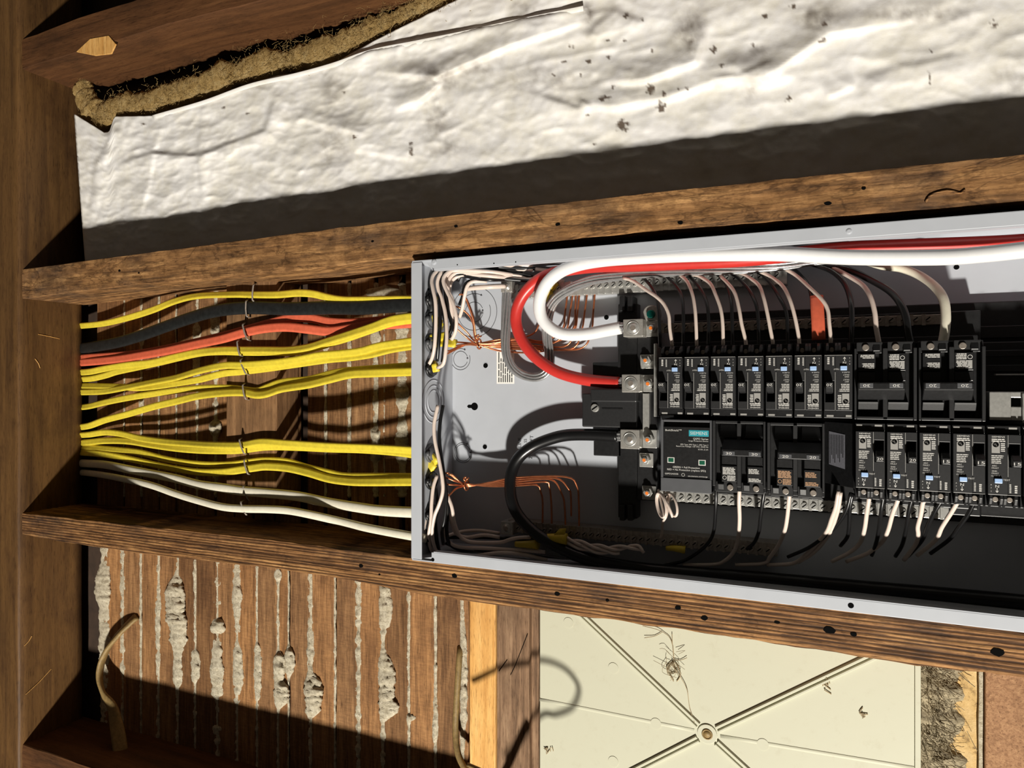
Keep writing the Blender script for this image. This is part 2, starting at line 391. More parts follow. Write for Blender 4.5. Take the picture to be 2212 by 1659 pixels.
lw_lo = [(40, 1680), (500, 1845), (1100, 2055), (2450, 2540)]
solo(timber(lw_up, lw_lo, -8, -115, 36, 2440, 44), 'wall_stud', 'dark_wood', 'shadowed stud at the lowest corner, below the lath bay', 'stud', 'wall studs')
m = M()
ny, nx = 60, 14
def hgrid(f, nu, nv):
    vs = [f(i/nu, j/nv) for i in range(nu+1) for j in range(nv+1)]
    return vs, [(i*(nv+1)+j, i*(nv+1)+j+1, (i+1)*(nv+1)+j+1, (i+1)*(nv+1)+j) for i in range(nu) for j in range(nv)]
def hp(s, t):
    v = -760+1560*s
    path = [(HU-260, -6), (HU-40, -4), (HU-3, -2), (HU, -5), (HU, -60), (HU, -110), (HU-6, -112), (HU-260, -112)]
    k = t*(len(path)-1); i = min(int(k), len(path)-2); f = k-i
    u, w = path[i][0]+(path[i+1][0]-path[i][0])*f, path[i][1]+(path[i+1][1]-path[i][1])*f
    return (u+0.9*fbm(v*0.012, w*0.02, 3), v, w+0.8*fbm(v*0.01, u*0.02+5, 3))
m.add(*hgrid(hp, 80, 28)); m.add([(HU-260, -760, -112), (HU-260, -760, -6), (HU-260, 800, -6), (HU-260, 800, -112)], [(0, 1, 2, 3)])
plate = solo(m, 'top_plate', 'header', 'wide dark brown top plate timber that the studs butt against', 'timber', smooth=True)
for a, b in (((55, 1500), (110, 1445)), ((52, 1395), (68, 1374)), ((82, 722), (128, 732)), ((75, 775), (86, 795))):
    wd_ = -30
    def onh(px, py):                       # a point on the plate's underside
        a_ = (px-1106.0)/FPX; up = HU-CU
        q = (up*(CT+a_*ST))/(a_*CT-ST); Z = -up*ST+q*CT
        return (HU+0.6, (829.5-py)/FPX*Z, CW-q)
    part(M().tube([onh(*a), onh((a[0]+b[0])/2+2, (a[1]+b[1])/2), onh(*b)], 0.5, 5, 4), 'scratch', 'fresh_wood', plate)
# lath wall
m = M(); m.box(HU-200, 720, -900, 760, -140, -136)
wall = solo(m, 'wall_back', 'void', None, None, kind='structure')
def lath(x0, x1, ya, yb, gap, seed, w0=-123, w1=-115):
    rr = random.Random(seed); m = M(); n = 16
    a, b = PX(x0, 0, w1)[0]+gap, PX(x1, 0, w1)[0]-gap
    t1, t2 = rr.uniform(-1, 1), rr.uniform(-1, 1); d = rr.uniform(-0.8, 0.6)
    vs = []
    for i in range(n+1):
        v = ya+(yb-ya)*i/n
        e0 = a+t1*i/n+1.3*fbm(v*0.02, seed*1.7, 3); e1 = b+t2*i/n+1.3*fbm(v*0.02, seed*2.9+3, 3)
        for u, w in ((e0, w0), (e0, w1+d-0.8), (e0+1.2, w1+d), ((e0+e1)/2, w1+d+0.5*nz(v*0.03, seed)), (e1-1.2, w1+d), (e1, w1+d-0.8), (e1, w0)): vs.append((u, v, w))
    fs = [(i*7+j, i*7+(j+1) % 7, (i+1)*7+(j+1) % 7, (i+1)*7+j) for i in range(n) for j in range(7)]+[tuple(range(7)), tuple(range(n*7, n*7+7))]
    m.add(vs, fs); part(m, 'lath', 'lath', wall)
def key(px, ya, yb, hw, blobs, seed, w=-118):
    """plaster squeezed through the gap: half width hw px, blobs = (y, half length, extra half width, rise mm, shift px)"""
    m = M(); n = max(20, int(abs(yb-ya)/3)); vs = []; K = 9
    for i in range(n+1):
        y = ya+(yb-ya)*i/n; h = hw*1.15*(1+0.5*fbm(y*0.05, seed, 3)); rise = 3.0+2.0*fbm(y*0.06, seed+5, 3); sh = 1.2*fbm(y*0.02, seed+8, 2)
        for by, bl, bw, br, bs in blobs:
            g = math.exp(-((y-by)/bl)**4); h += g*bw*(1+0.25*fbm(y*0.12, seed+3, 3)); rise += g*br*(0.85+0.25*fbm(y*0.05, seed+2, 3)); sh += g*bs
        h = max(h, 0.8)
        if i in (0, n): h *= 0.2; rise *= 0.2
        for k in range(K):
            a = math.pi*k/(K-1); x = px+sh-h*math.cos(a)*(1+0.12*nz(y*0.3, k*1.3, seed)); z = w+rise*math.sin(a)**0.6*(1+0.45*nz(y*0.09, k*0.9, seed+20)+0.25*nz(y*0.31, k*1.7, seed+31))
            vs.append(PX(x, y, z))
    fs = [(i*K+j, i*K+j+1, (i+1)*K+j+1, (i+1)*K+j) for i in range(n) for j in range(K-1)]
    m.add(vs, fs); part(m, 'plaster_key', 'plaster', wall, True)
UB = [208, 268, 305, 343, 380, 425, 465, 506, 548, 592, 645]
for i in range(len(UB)-1): lath(UB[i], UB[i+1], -236, 190, 2.2, 100+i)
UB2 = [661, 703, 754, 811, 868, 926, 985]
for i in range(len(UB2)-1): lath(UB2[i], UB2[i+1], -236, 190, 3.0 if UB2[i] < 800 else 4.5, 120+i)
LBX = [222, 265, 304, 341, 384, 421, 469, 512, 555, 600, 623, 671, 723, 774, 827, 883, 940, 997, 1014]
for i in range(len(LBX)-1): lath(LBX[i], LBX[i+1], -640, -238, 2.0, 140+i)
for px, hw, bl in ((268, 2.2, []), (305, 3, [(735, 10, 4, 3, 0), (870, 14, 4, 3, 0)]), (343, 2.5, []), (380, 2.2, []), (425, 4, [(720, 20, 5, 5, 0), (790, 30, 5, 4, 0)]), (465, 5, [(700, 30, 5, 6, 0), (800, 20, 4, 3, 0), (925, 16, 9, 7, 0)]),
                   (703, 3.5, [(690, 14, 12, 5, -6), (745, 10, 5, 4, 0)]), (754, 4.5, []), (811, 6, [(725, 20, 4, 3, 0), (950, 24, 4, 4, 0), (985, 12, 5, 4, 0)]), (868, 11, [(700, 50, 3, 3, 0), (850, 20, 3, 4, 0), (965, 30, 2, 4, 0)]), (830, 2, [(632, 12, 40, 8, 0)])):
    key(px, 610, 1075, hw, bl, px*0.37)
KB = [(226, 8, [(1270, 40, 8, 5, -4), (1380, 60, 3, 2, 0)]), (265, 5, []), (304, 3.5, []), (341, 4.5, [(1340, 50, 2, 2, 0)]), (384, 5, [(1300, 50, 16, 9, -6), (1370, 40, 12, 7, 2), (1450, 30, 6, 3, 0)]), (421, 5, [(1440, 30, 6, 5, 2)]),
      (469, 9, [(1353, 14, 6, 7, 2), (1440, 60, 4, 4, 0)]), (512, 7, [(1280, 60, 2, 4, 0), (1450, 50, 3, 4, 2)]), (555, 4.5, [(1450, 60, 4, 4, 2)]), (600, 3.5, [(1242, 12, 5, 4, 0), (1440, 30, 10, 7, 3), (1500, 26, 14, 9, 8)]), (623, 2, [(1430, 30, 9, 6, 2)]),
      (671, 5.5, [(1400, 40, 3, 3, 0), (1500, 42, 14, 9, 7)]), (723, 3, []), (774, 6, []), (827, 6, [(1310, 44, 8, 5, 6), (1480, 60, 12, 6, 8), (1535, 16, 8, 5, 8)]), (883, 4.5, [(1550, 6, 6, 4, 5)]), (940, 4, [(1560, 50, 2, 2, 0)]), (998, 4.5, [(1480, 120, 3, 3, 4)])]
for px, hw, bl in KB: key(px, 1180, 1720, hw, bl, px*0.53)
# ------------------------------------------------------------------ upper bay: insulation
def y_edge(x): return interp([(160, 246), (225, 286), (236, 284), (247, 251), (330, 250), (440, 216), (540, 180), (600, 163), (700, 149), (800, 92), (860, 62), (985, 0), (1200, -105), (1500, -190), (2450, -420)], x)
FOLDS = [([(600, 190), (590, 240), (575, 285), (500, 312), (430, 340), (330, 335), (205, 372)], 5.0, 8, 1), ([(630, 262), (660, 255), (700, 268), (800, 292)], 5.0, 8, 1),
         ([(250, 255), (235, 310), (210, 360), (200, 470)], 4.0, 7, 1), ([(700, 147), (800, 112), (960, 80), (1120, 45), (1290, 15)], 6.5, 6, -1), ([(800, 150), (940, 165), (1010, 135), (1100, 95), (1280, 38)], 8.5, 9, 1),
         ([(845, 232), (905, 215), (960, 165)], 6.0, 10, 1), ([(1290, 172), (1390, 170), (1500, 130), (1530, 40)], 8.0, 12, 1), ([(1240, 215), (1320, 228), (1450, 205), (1560, 165), (1650, 165), (1790, 70), (2050, 25)], 7.0, 12, 1),
         ([(700, 170), (720, 270), (770, 320), (900, 345)], 3.5, 9, 1), ([(1150, 205), (1250, 238), (1265, 215)], 4.0, 9, -1), ([(350, 265), (330, 330), (320, 400), (300, 470)], 2.5, 6, -1), ([(440, 230), (430, 330), (440, 440)], 2.5, 6, 1),
         ([(1400, 60), (1330, 30), (1290, 60), (1270, 90)], 5.0, 12, 1), ([(1540, 175), (1600, 165), (1680, 130)], 3.0, 8, -1), ([(1850, 185), (1950, 150), (2100, 120)], 3.0, 14, -1), ([(1780, 210), (1850, 180)], 3.0, 8, 1), ([(1560, 120), (1640, 175), (1720, 160)], 4, 14, 1)]
SPOTS = [(1352, 33, 9, 7), (1387, 43, 5, 4), (1313, 88, 5, 4), (1348, 87, 5, 4), (1409, 110, 6, 4), (1317, 122, 6, 6), (1270, 133, 7, 6), (1254, 161, 5, 4), (1196, 162, 4, 4), (1218, 132, 6, 5), (1234, 98, 8, 6), (1325, 187, 3, 8), (1405, 192, 12, 16), (1428, 232, 14, 14), (1345, 270, 20, 16), (1434, 202, 6, 6),
         (1271, 248, 8, 5), (1284, 312, 5, 4), (1485, 194, 6, 6), (1464, 190, 4, 4), (1541, 108, 10, 8), (1558, 140, 9, 6), (1626, 95, 7, 5), (1652, 35, 8, 6), (1715, 15, 9, 7), (1780, 52, 10, 5), (1778, 88, 14, 7), (1704, 213, 12, 6), (2147, 54, 12, 9), (2008, 165, 4, 16), (2010, 110, 4, 4), (1300, 215, 10, 7), (1310, 210, 12, 6), (888, 318, 5, 22), (765, 295, 6, 8), (742, 200, 3, 4), (483, 232, 4, 4), (534, 246, 4, 4), (310, 268, 6, 5)]
DIRT = [(950, 170, 60, 30, 0.4), (945, 260, 40, 60, 0.3), (1040, 150, 80, 26, 0.25), (1170, 170, 110, 40, 0.22), (1490, 70, 36, 50, 0.4), (1770, 40, 45, 26, 0.42), (1270, 30, 14, 34, 0.4), (725, 320, 50, 60, 0.24), (720, 200, 26, 40, 0.28), (965, 320, 50, 22, 0.3), (2190, 170, 60, 40, 0.18), (1620, 200, 16, 40, 0.22), (1140, 20, 40, 20, 0.3), (1640, 110, 26, 16, 0.35), (1980, 30, 120, 20, 0.3), (640, 390, 200, 14, 0.1)]
NX, NY = 560, 130
FL = [(np.array(p, float), a, wd2, sgn) for p, a, wd2, sgn in FOLDS]
def fold_h(x, y):
    h = 0.0
    for P, amp, wd2, sgn in FL:
        if x < P[:, 0].min()-60 or x > P[:, 0].max()+60 or y < P[:, 1].min()-60 or y > P[:, 1].max()+60: continue
        best = 1e9; side = 1.0; tt = 0.5
        for i in range(len(P)-1):
            ax, ay = P[i]; dx, dy = P[i+1]-P[i]; l2 = dx*dx+dy*dy
            t = max(0.0, min(1.0, ((x-ax)*dx+(y-ay)*dy)/l2)); ex, ey = x-ax-t*dx, y-ay-t*dy; d = ex*ex+ey*ey
            if d < best: best = d; side = 1.0 if dx*ey-dy*ex < 0 else -1.0; tt = (i+t)/(len(P)-1)
        d = math.sqrt(best); taper = min(1.0, 6*tt, 6*(1-tt))
        e = math.exp(-(d/(wd2*(0.9 if side*sgn < 0 else 3.2)))**2)
        h += amp*taper*e*(1.0 if side*sgn > 0 else 1.0)
    return h
vs, stain = [], []
for i in range(NX+1):
    for j in range(NY+1):
        t = j/NY; x = 160+2270*(i/NX); x += t*24*max(0, 1-i/40.0)
        y0 = y_edge(x); y1 = interp(top_up, x)+9; y = y0+(y1-y0)*t
        u, v, _ = PX(x, y, -88)
        h = 4.5*fbm(u*0.007, v*0.010, 3)+2.6*(1-abs(fbm(u*0.018, v*0.026, 2, 3)))*0.9+0.7*fbm(u*0.04, v*0.055, 3, 9)+1.5*max(0, 0.35-abs(nz(u*0.016, v*0.045, 5)))*2+0.3*fbm(u*0.12, v*0.15, 2, 4)
        h += 0.9*(1-min(1.0, abs(nz(u*0.024, v*0.036, 13))*1.6))**3+0.45*(1-min(1.0, abs(nz(u*0.06+3, v*0.075, 17))*1.6))**3*(0.4+1.2*max(0, 0.5-u/900))
        h += fold_h(x, y)*1.2
        edge = min(1.0, (1-t)*7)
        hh = -74+h*(0.35+0.65*edge)
        vs.append(PX(x, y, hh))
        s = 0.0
        for sx, sy, rx, ry in SPOTS:
            if abs(x-sx) < rx*1.5 and abs(y-sy) < ry*1.5:
                d = math.hypot((x-sx)/rx, (y-sy)/ry)+0.75*fbm(x*0.13, y*0.13, 2)
                s = max(s, min(1, max(0, (0.8-d)*3)))
        for sx, sy, rx, ry, k in DIRT:
            d = ((x-sx)/rx)**2+((y-sy)/ry)**2
            if d < 4: s = max(s, 1.5*k*math.exp(-d)*(0.7+0.9*fbm(x*0.05, y*0.05, 4)))
        s = max(s, 0.16*max(0, fbm(x*0.02, y*0.03, 5, 6)-0.1)); fh = fold_h(x, y); s = max(s, min(0.3, 0.02*fh*(0.6+fbm(x*0.03, y*0.03, 3, 2))) if x > 640 else s)
        stain.append(min(0.9, max(0, s)))
fs = [(i*(NY+1)+j, i*(NY+1)+j+1, (i+1)*(NY+1)+j+1, (i+1)*(NY+1)+j) for i in range(NX) for j in range(NY)]
batt = thing('insulation_batt', 'crumpled white faced insulation batt with brown stains and a torn edge baring yellow wool', 'insulation', PX(1200, 250, -92))
m = M(); m.add(vs, fs)
sh = part(m, 'facing_sheet', 'sheet', batt, True)
at = sh.data.attributes.new('stain', 'FLOAT', 'POINT'); at.data.foreach_set('value', stain)
so = sh.modifiers.new('thickness', 'SOLIDIFY'); so.thickness = 0.0006
# turned-over lip of the facing along the torn edge
lip = [(330, 249), (440, 217), (540, 181), (640, 158), (720, 136), (800, 108), (900, 88), (1000, 68), (1120, 42), (1260, 14)]
part(M().tube([PX(x, y+4, -67) for x, y in lip], (3.2, 0.7), 8, 8, flat=(0, 1, 0.4)), 'facing_lip', 'sheet', batt, True)
woolp = [(178, 185), (186, 215), (205, 250), (222, 268), (244, 238), (300, 234), (372, 212), (440, 190), (540, 155), (640, 132), (720, 112), (800, 70), (880, 34), (985, -12), (1100, -60)]
def wool_r(t, p): return (1.0+0.42*fbm(p.x*0.035, p.y*0.035, 4)+0.12*nz(p.x*0.2, p.y*0.2))*(1-0.35*max(0, (t-0.5)*2))
m = M(); m.tube([PX(x, y, -90) for x, y in woolp], (24, 13), 22, 3.0, flat=(0, 1, 0), rfun=wool_r)
m.v = [(p[0]+2.2*nz(p[0]*.13, p[1]*.13, p[2]*.13), p[1]+3.2*nz(p[0]*.1+9, p[1]*.14, p[2]*.2), p[2]+3.4*nz(p[0]*.12, p[1]*.15+7, p[2]*.2)) for p in m.v]
part(m, 'glass_wool', 'wool', batt, True)
m = M(); rr = random.Random(4); cl = spline([PX(x, y, -80) for x, y in woolp], 2.0)
for i in range(3200):
    p = cl[rr.randrange(len(cl))]+Vector((rr.gauss(0, 3), rr.gauss(3, 14), rr.gauss(2, 3))); a = rr.uniform(0, 6.28); ln = rr.uniform(4, 13)
    d = Vector((math.cos(a), math.sin(a)*0.7, rr.uniform(-.2, .6)))*ln; b = Vector((rr.gauss(0, 2), rr.gauss(0, 2), rr.gauss(0, 2)))
    m.tube([p, p+d*0.5+b, p+d], 0.17, 3, 6, cap=False)
part(m, 'loose_fibres', 'wool', batt, kind='stuff')
# ------------------------------------------------------------------ blocking between the studs, lower bay boards
m = M(); a, b = PX(489, 0, -68)[0], PX(597, 0, -68)[0]
m.prism([(a, -186), (b-2, -178), (b, -176), (b, 158), (a, 160)], -114.5, -68)
solo(m, 'wood_block', 'block', 'rough brown blocking that the cables are stapled to, inside the stud bay', 'timber', bev=1.0)
def board(x0, x1, ya, yb, w0, w1, name, mat, label, cat, bev=1.2, tilt=0):
    m = M(); a, b = PX(x0, 0, w1)[0], PX(x1, 0, w1)[0]; n = 14; vs = []
    va, vb = PX(x0, ya, w1)[1], PX(x0, yb, w1)[1]
    for i in range(n+1):
        v = va+(vb-va)*i/n; ja, jb = 0.8*fbm(v*0.015, x0, 3), 0.9*fbm(v*0.015, x1, 3)
        vs += [(a+ja, v, w0), (a+ja, v, w1), ((a+b)/2, v, w1+0.3), (b+jb+tilt*i/n, v, w1), (b+jb+tilt*i/n, v, w0)]
    m.add(vs, [(i*5+j, i*5+(j+1) % 5, i*5+5+(j+1) % 5, i*5+5+j) for i in range(n) for j in range(5)]+[tuple(range(5)), tuple(range(n*5, n*5+5))])
    return solo(m, name, mat, label, cat, bev=bev)
board(1014, 1070, 1285, 1990, -114, -92, 'pine_strip', 'fresh_wood', 'narrow clean yellow pine strip between the lath and the grey-brown board', 'board')
gb = board(1073, 1143, 1290, 1990, -114, -93, 'weathered_board', 'grey_wood', 'grey-brown weathered board with long cracks beside the yellow pine strip', 'board')
for pts in ([(1140, 1369), (1128, 1400), (1120, 1420), (1112, 1440), (1103, 1458)], [(1096, 1425), (1088, 1436), (1078, 1450)]):
    part(M().tube([PX(x, y, -92.8) for x, y in pts], (1.0, 0.35), 5, 3), 'crack', 'pit', gb)
board(1145, 1163, 1295, 1990, -114, -102, 'gap_strip', 'grey_wood', 'thin strip standing for the dark gap at the edge of the cream plastic cover', 'board')  # sunken strip put in for the dark gap between board and cover
# cream cover with ribs
cp = thing('plastic_cover', 'cream plastic cover plate with raised cross ribs below the lower stud', 'cover', PX(1528, 1585, -98))
a, b = PX(1166, 0, -96)[0], PX(1978, 0, -96)[0]
m = M(); m.box(a, b, -640, -232, -101, -96); part(m, 'plate', 'creamp', cp, bev=0.8)
m = M(); m.box(b-1, b+4.5, -640, -232, -110, -94); part(m, 'edge_lip', 'creamp', cp, bev=0.8)
cc = PX(1528, 1585, -96)
def rib(p0, p1, hw=4.6, gap=True):
    A, B = Vector(PX(p0[0], p0[1], -96)), Vector(PX(p1[0], p1[1], -96)); d = (B-A).normalized(); n = Vector((-d.y, d.x, 0))
    A = A+d*13
    m = M(); rows = []
    for P in (A, B):
        rows += [P+n*hw+Vector((0, 0, -0.2)), P+n*(hw-1.3)+Vector((0, 0, 2.6)), P+n*1.6+Vector((0, 0, 2.6)), P+n*0.9+Vector((0, 0, 0.7)), P-n*0.9+Vector((0, 0, 0.7)), P-n*1.6+Vector((0, 0, 2.6)), P-n*(hw-1.3)+Vector((0, 0, 2.6)), P-n*hw+Vector((0, 0, -0.2))]
    m.add(rows, [(i, (i+1) % 8, (i+1) % 8+8, i+8) for i in range(8)]+[tuple(range(8)), tuple(range(8, 16))])
    part(m, 'rib', 'creamp', cp)
rib((1528, 1585), (1240, 1312)); rib((1528, 1585), (1905, 1408)); rib((1528, 1585), (1040, 1833)); rib((1528, 1585), (1830, 1862))
m = M(); m.cyl(cc[0], cc[1], -96.3, -94.6, 11, 28); part(m, 'boss', 'creamp', cp, bev=0.5)
m = M(); m.ring(cc[0], cc[1], -94.4, 5.2, 1.0, 28); m.cyl(cc[0], cc[1], -94.8, -94.2, 4.4, 20); part(m, 'centre_hole', 'tan', cp, True)
for x, y in ((1228, 1345), (1325, 1443), (1417, 1563), (1648, 1608), (1325, 1645)):
    q = PX(x, y, -96); m = M(); m.cyl(q[0], q[1], -96.3, -95.5, 6.3, 26); part(m, 'moulding_mark', 'creamp', cp)
for p0, p1 in (((1166, 1511), (1500, 1578)), ((1556, 1590), (1990, 1662))):
    part(M().tube([PX(*p0, -96), PX(*p1, -96)], (2.2, 0.45), 8, 30, flat=(0, 1, 0)), 'ridge_line', 'creamp', cp, True)
# right-hand end of the lower bay
m = M(); nU = 26
def dusty(s, t):
    x = 1984+110*s; y = 1425+280*t; w = -108+9*fbm(x*0.03, y*0.03, 4)+3*fbm(x*0.12, y*0.12, 3)
    return PX(x, y, w)
solo(M().add(*hgrid(lambda s, t: PX(2050+75*s, 1425+560*t, -112+2*fbm(s*5, t*9, 3)), 14, 30)), 'paper_strip', 'tanpaper', 'stained tan paper strip with curling cracks beside the dusty wool', 'paper', smooth=True).modifiers.new('thickness', 'SOLIDIFY').thickness = 0.003
fl = thing('wool_clump', 'grey dusty wool clump stuck at the edge of the cream plastic cover', 'debris', PX(2015, 1540, -110))
m = M(); m.tube([PX(x, y, -112) for x, y in ((2020, 1430), (2012, 1470), (2008, 1510), (2014, 1560), (2010, 1610), (2020, 1670), (2014, 1780), (2022, 1900))], (26, 9), 18, 3, flat=(1, 0, 0), rfun=lambda t, p: 1+0.45*fbm(p.x*.04, p.y*.04, 4))
m.v = [(p[0]+2.5*nz(p[0]*.15, p[1]*.15, p[2]*.1), p[1]+2.5*nz(p[0]*.15+9, p[1]*.15, p[2]*.1), p[2]+3*nz(p[0]*.2, p[1]*.2+7, p[2]*.1)) for p in m.v]
part(m, 'clump', 'fluff', fl, True)
m = M(); rr = random.Random(9)
for i in range(900):
    p = Vector(PX(rr.gauss(2012, 22), rr.uniform(1430, 1880), -104+rr.gauss(0, 3))); a = rr.gauss(-0.9, 0.5); ln = rr.uniform(5, 22)
    d = Vector((math.cos(a), math.sin(a), rr.uniform(-.1, .3)))*ln
    m.tube([p, p+d*0.5+Vector((rr.gauss(0, 2), rr.gauss(0, 2), rr.gauss(1, 1.5))), p+d], rr.uniform(0.15, 0.45), 3, 6, cap=False)
part(m, 'loose_fibres', 'fluff', fl, kind='stuff')
board(2114, 2127, 1440, 1990, -116, -104, 'plaster_edge', 'plaster', 'narrow crumbling plaster edge between the paper strip and the brown fibreboard', 'plaster', 0.5)
board(2128, 2330, 1440, 1990, -118, -98, 'fibreboard', 'fibre', 'brown fibreboard at the lowest corner beside the plaster edge', 'board')
# old cables and cobweb
solo(M().tube([PX(x, y, w) for x, y, w in ((296, 1330, -116), (280, 1345, -108), (258, 1368, -100), (236, 1396, -96), (220, 1430, -92), (215, 1465, -88), (224, 1500, -84), (242, 1528, -80), (250, 1560, -74), (258, 1605, -66), (268, 1690, -55))], (11, 4.2), 12, 4, flat=(1, 0.25, 0), sq=2.6, twist=lambda t: 1.0*math.sin(t*5)), 'old_cable', 'tan', 'flat old tan cable curling out of the lath near the top plate', 'cable', 'old tan cables', smooth=True)
solo(M().tube([PX(x, y, w) for x, y, w in ((995, 1392, -122), (993, 1412, -112), (990, 1457, -106), (986, 1519, -102), (984, 1580, -98), (990, 1630, -90), (1012, 1680, -84), (1050, 1790, -70), (1140, 1740, -25), (1240, 1735, 5), (1325, 1700, 15), (1345, 1670, 18))][:9], 4.2, 12, 4), 'old_cable', 'tan', 'old tan cable hanging down beside the yellow pine strip', 'cable', 'old tan cables', smooth=True)
LP = Vector((1170, -2825, 2500)); lp = []  # unseen loop below the frame, added to cast a ring shadow on the cover
for x, y, w, wo in ((1020, 1470, -92, -20), (1090, 1440, -92, 0), (1166, 1425, -96, 8), (1215, 1440, -96, 12), (1244, 1470, -96, 12), (1250, 1495, -96, 10), (1235, 1528, -96, 6), (1200, 1543, -96, 0), (1166, 1547, -96, -4)):
    Q = Vector(PX(x, y, w)); lp.append(Q+(LP-Q)*((wo-w)/(2500-w)))
lp.append(lp[-1]+Vector((-30, -90, 40))); solo(M().tube(lp, 2.6, 10, 4), 'old_cable', 'tan', 'unseen loop of old tan cable below the frame, added to cast the ring shadow on the cream cover', 'cable', 'old tan cables', smooth=True)
wb = M()
for pts in ([(1262, 0), (0, 0)],): pass
wpts = [[(1388, 1352), (1420, 1360), (1436, 1368), (1447, 1378), (1454, 1400), (1456, 1425)], [(1452, 1370), (1453, 1395), (1458, 1440), (1470, 1462), (1484, 1490), (1490, 1530), (1500, 1560)], [(1392, 1378), (1415, 1374), (1430, 1366)], [(1456, 1425), (1470, 1426), (1484, 1421)], [(1456, 1428), (1446, 1440), (1442, 1452), (1450, 1462), (1455, 1472)], [(1458, 1430), (1466, 1444), (1470, 1460), (1462, 1472)], [(1450, 1430), (1440, 1445), (1452, 1455), (1462, 1452), (1455, 1440)]]
for i, pts in enumerate(wpts):
    wb.tube([PX(x, y, -94.3+0.7*math.sin(k*2+i)) for k, (x, y) in enumerate(pts)], 0.4 if i < 4 else 0.6, 4, 4)
rr = random.Random(3)
for i in range(16):
    p = Vector(PX(1453+rr.gauss(0, 7), 1442+rr.gauss(0, 12), -92)); wb.tube([p, p+Vector((rr.gauss(0, 5), rr.gauss(0, 6), 1)), p+Vector((rr.gauss(0, 6), rr.gauss(0, 7), 0))], 0.28, 3, 4)
solo(wb, 'cobweb', 'web', 'dusty brown cobweb dangling over the cream plastic cover', 'cobweb')
for i, (x, y, lb) in enumerate(((1784, 1480, 'dust curl hanging from the upper rib of the cream cover'), (1862, 1543, 'small dust flake stuck on the plain part of the cream cover'), (1185, 1616, 'tiny dark dust fleck near the gap-strip side of the cream cover'))):
    m = M(); rr = random.Random(i)
    for k in range(8):
        p = Vector(PX(x+rr.gauss(0, 3), y+rr.gauss(0, 5)*(0.4 if i else 1), -95)); m.tube([p, p+Vector((rr.gauss(0, 1.6), rr.gauss(0, 2.2), 0.5)), p+Vector((rr.gauss(0, 2.4), rr.gauss(0, 3), 0))], 0.55, 4, 3)
    solo(m, 'dust_curl', 'web', lb, 'debris', 'dust on the cream cover')
# ------------------------------------------------------------------ the enclosure
VT, VB, UE, DB = 148.0, -212.0, 800.0, -98.0
en = thing('panel_enclosure', 'open grey steel breaker panel enclosure set between the two studs', 'electrical panel', (0, VB, DB))
m = M(); m.box(0, UE, VB, VT, DB-1.5, DB); part(m, 'back_plate', 'panel', en)
m = M(); m.box(0, 1.5, VB+1, VT-1, DB, 0); endw = part(m, 'end_wall', 'panel', en)
m = M(); m.box(0.2, UE, VT-1.5, VT, DB, -0.2); part(m, 'side_wall', 'panel', en)
m = M(); m.box(0.2, UE, VB, VB+1.5, DB, -0.2); part(m, 'side_wall', 'panel', en)
m = M(); m.box(UE-1.5, UE, VB+1, VT-1, DB, 0); part(m, 'end_wall', 'panel', en)
m = M(); m.box(-1.2, 13.5, VB+2, VT-2, -1.6, 0.2); part(m, 'flange', 'panel', en, bev=0.8)
m = M(); m.prism([(27, VT), (UE, VT), (UE, VT-12.5), (31, VT-12.5), (27, VT-8)], -1.6, 0); part(m, 'flange', 'panel', en, bev=0.6)
m = M(); m.prism([(27, VB), (UE, VB), (UE, VB+12.2), (27, VB+12.2)], -1.6, 0); part(m, 'flange', 'panel', en, bev=0.6)
m = M(); m.box(30, UE, VT-13.2, VT-12.2, -9, -0.2); part(m, 'flange_lip', 'panel', en)
m = M(); m.box(30, UE, VB+12.0, VB+13.0, -9, -0.2); part(m, 'flange_lip', 'panel', en)
m = M(); m.prism([(13, VT-1), (27, VT-1), (27, VT-13), (20, VT-4)], -3.5, -2.2); part(m, 'corner_tab', 'panel', en)
m = M(); m.prism([(13, VB+1), (27, VB+1), (27, VB+6), (13, VB+3)], -3.5, -2.2); part(m, 'corner_tab', 'panel', en)
def dome(m, u, v, w, r, h, n=16):
    m.cyl(u, v, w, w+h*0.6, r, n); m.cyl(u, v, w+h*0.6, w+h, r, n, r*0.6); return m
q = PX(938, 566, 0); part(dome(M(), q[0], q[1], -0.2, 3.2, 1.4), 'rivet', 'panel', en)
q = PX(1834, 500, 0); part(dome(M(), q[0], q[1], -0.2, 2.6, 1.0), 'rivet', 'panel', en)
for x, y, r in ((935, 1209, 2.2), (1838, 1308, 2.6), (988, 572, 0.8), (1067, 569, 0.8), (1114, 566, 0.8)):
    q = PX(x, y, 0); m = M(); m.cyl(q[0], q[1], -0.1, 0.12, r, 16); part(m, 'screw_hole', 'pit', en)
for x, y, r in ((1049, 789.5, 3.3), (1047.5, 965, 3.1), (1310, 685.5, 2.9), (2066, 577, 2.5)):
    q = PX(x, y, DB); m = M(); m.cyl(q[0], q[1], DB-0.1, DB+0.12, r, 20); part(m, 'mounting_hole', 'pit', en)
    m = M(); m.ring(q[0], q[1], DB, r+0.3, 0.35, 24); part(m, 'hole_rim', 'panel', en, True)
q = PX(1025, 878, DB); m = M(); m.cyl(q[0], q[1], DB-0.1, DB+0.14, 5.0, 22); m.prism([(q[0], q[1]+2.2), (q[0]-9, q[1]+2.2), (q[0]-11, q[1]), (q[0]-9, q[1]-2.2), (q[0], q[1]-2.2)], DB-0.1, DB+0.12); part(m, 'keyhole', 'pit', en)
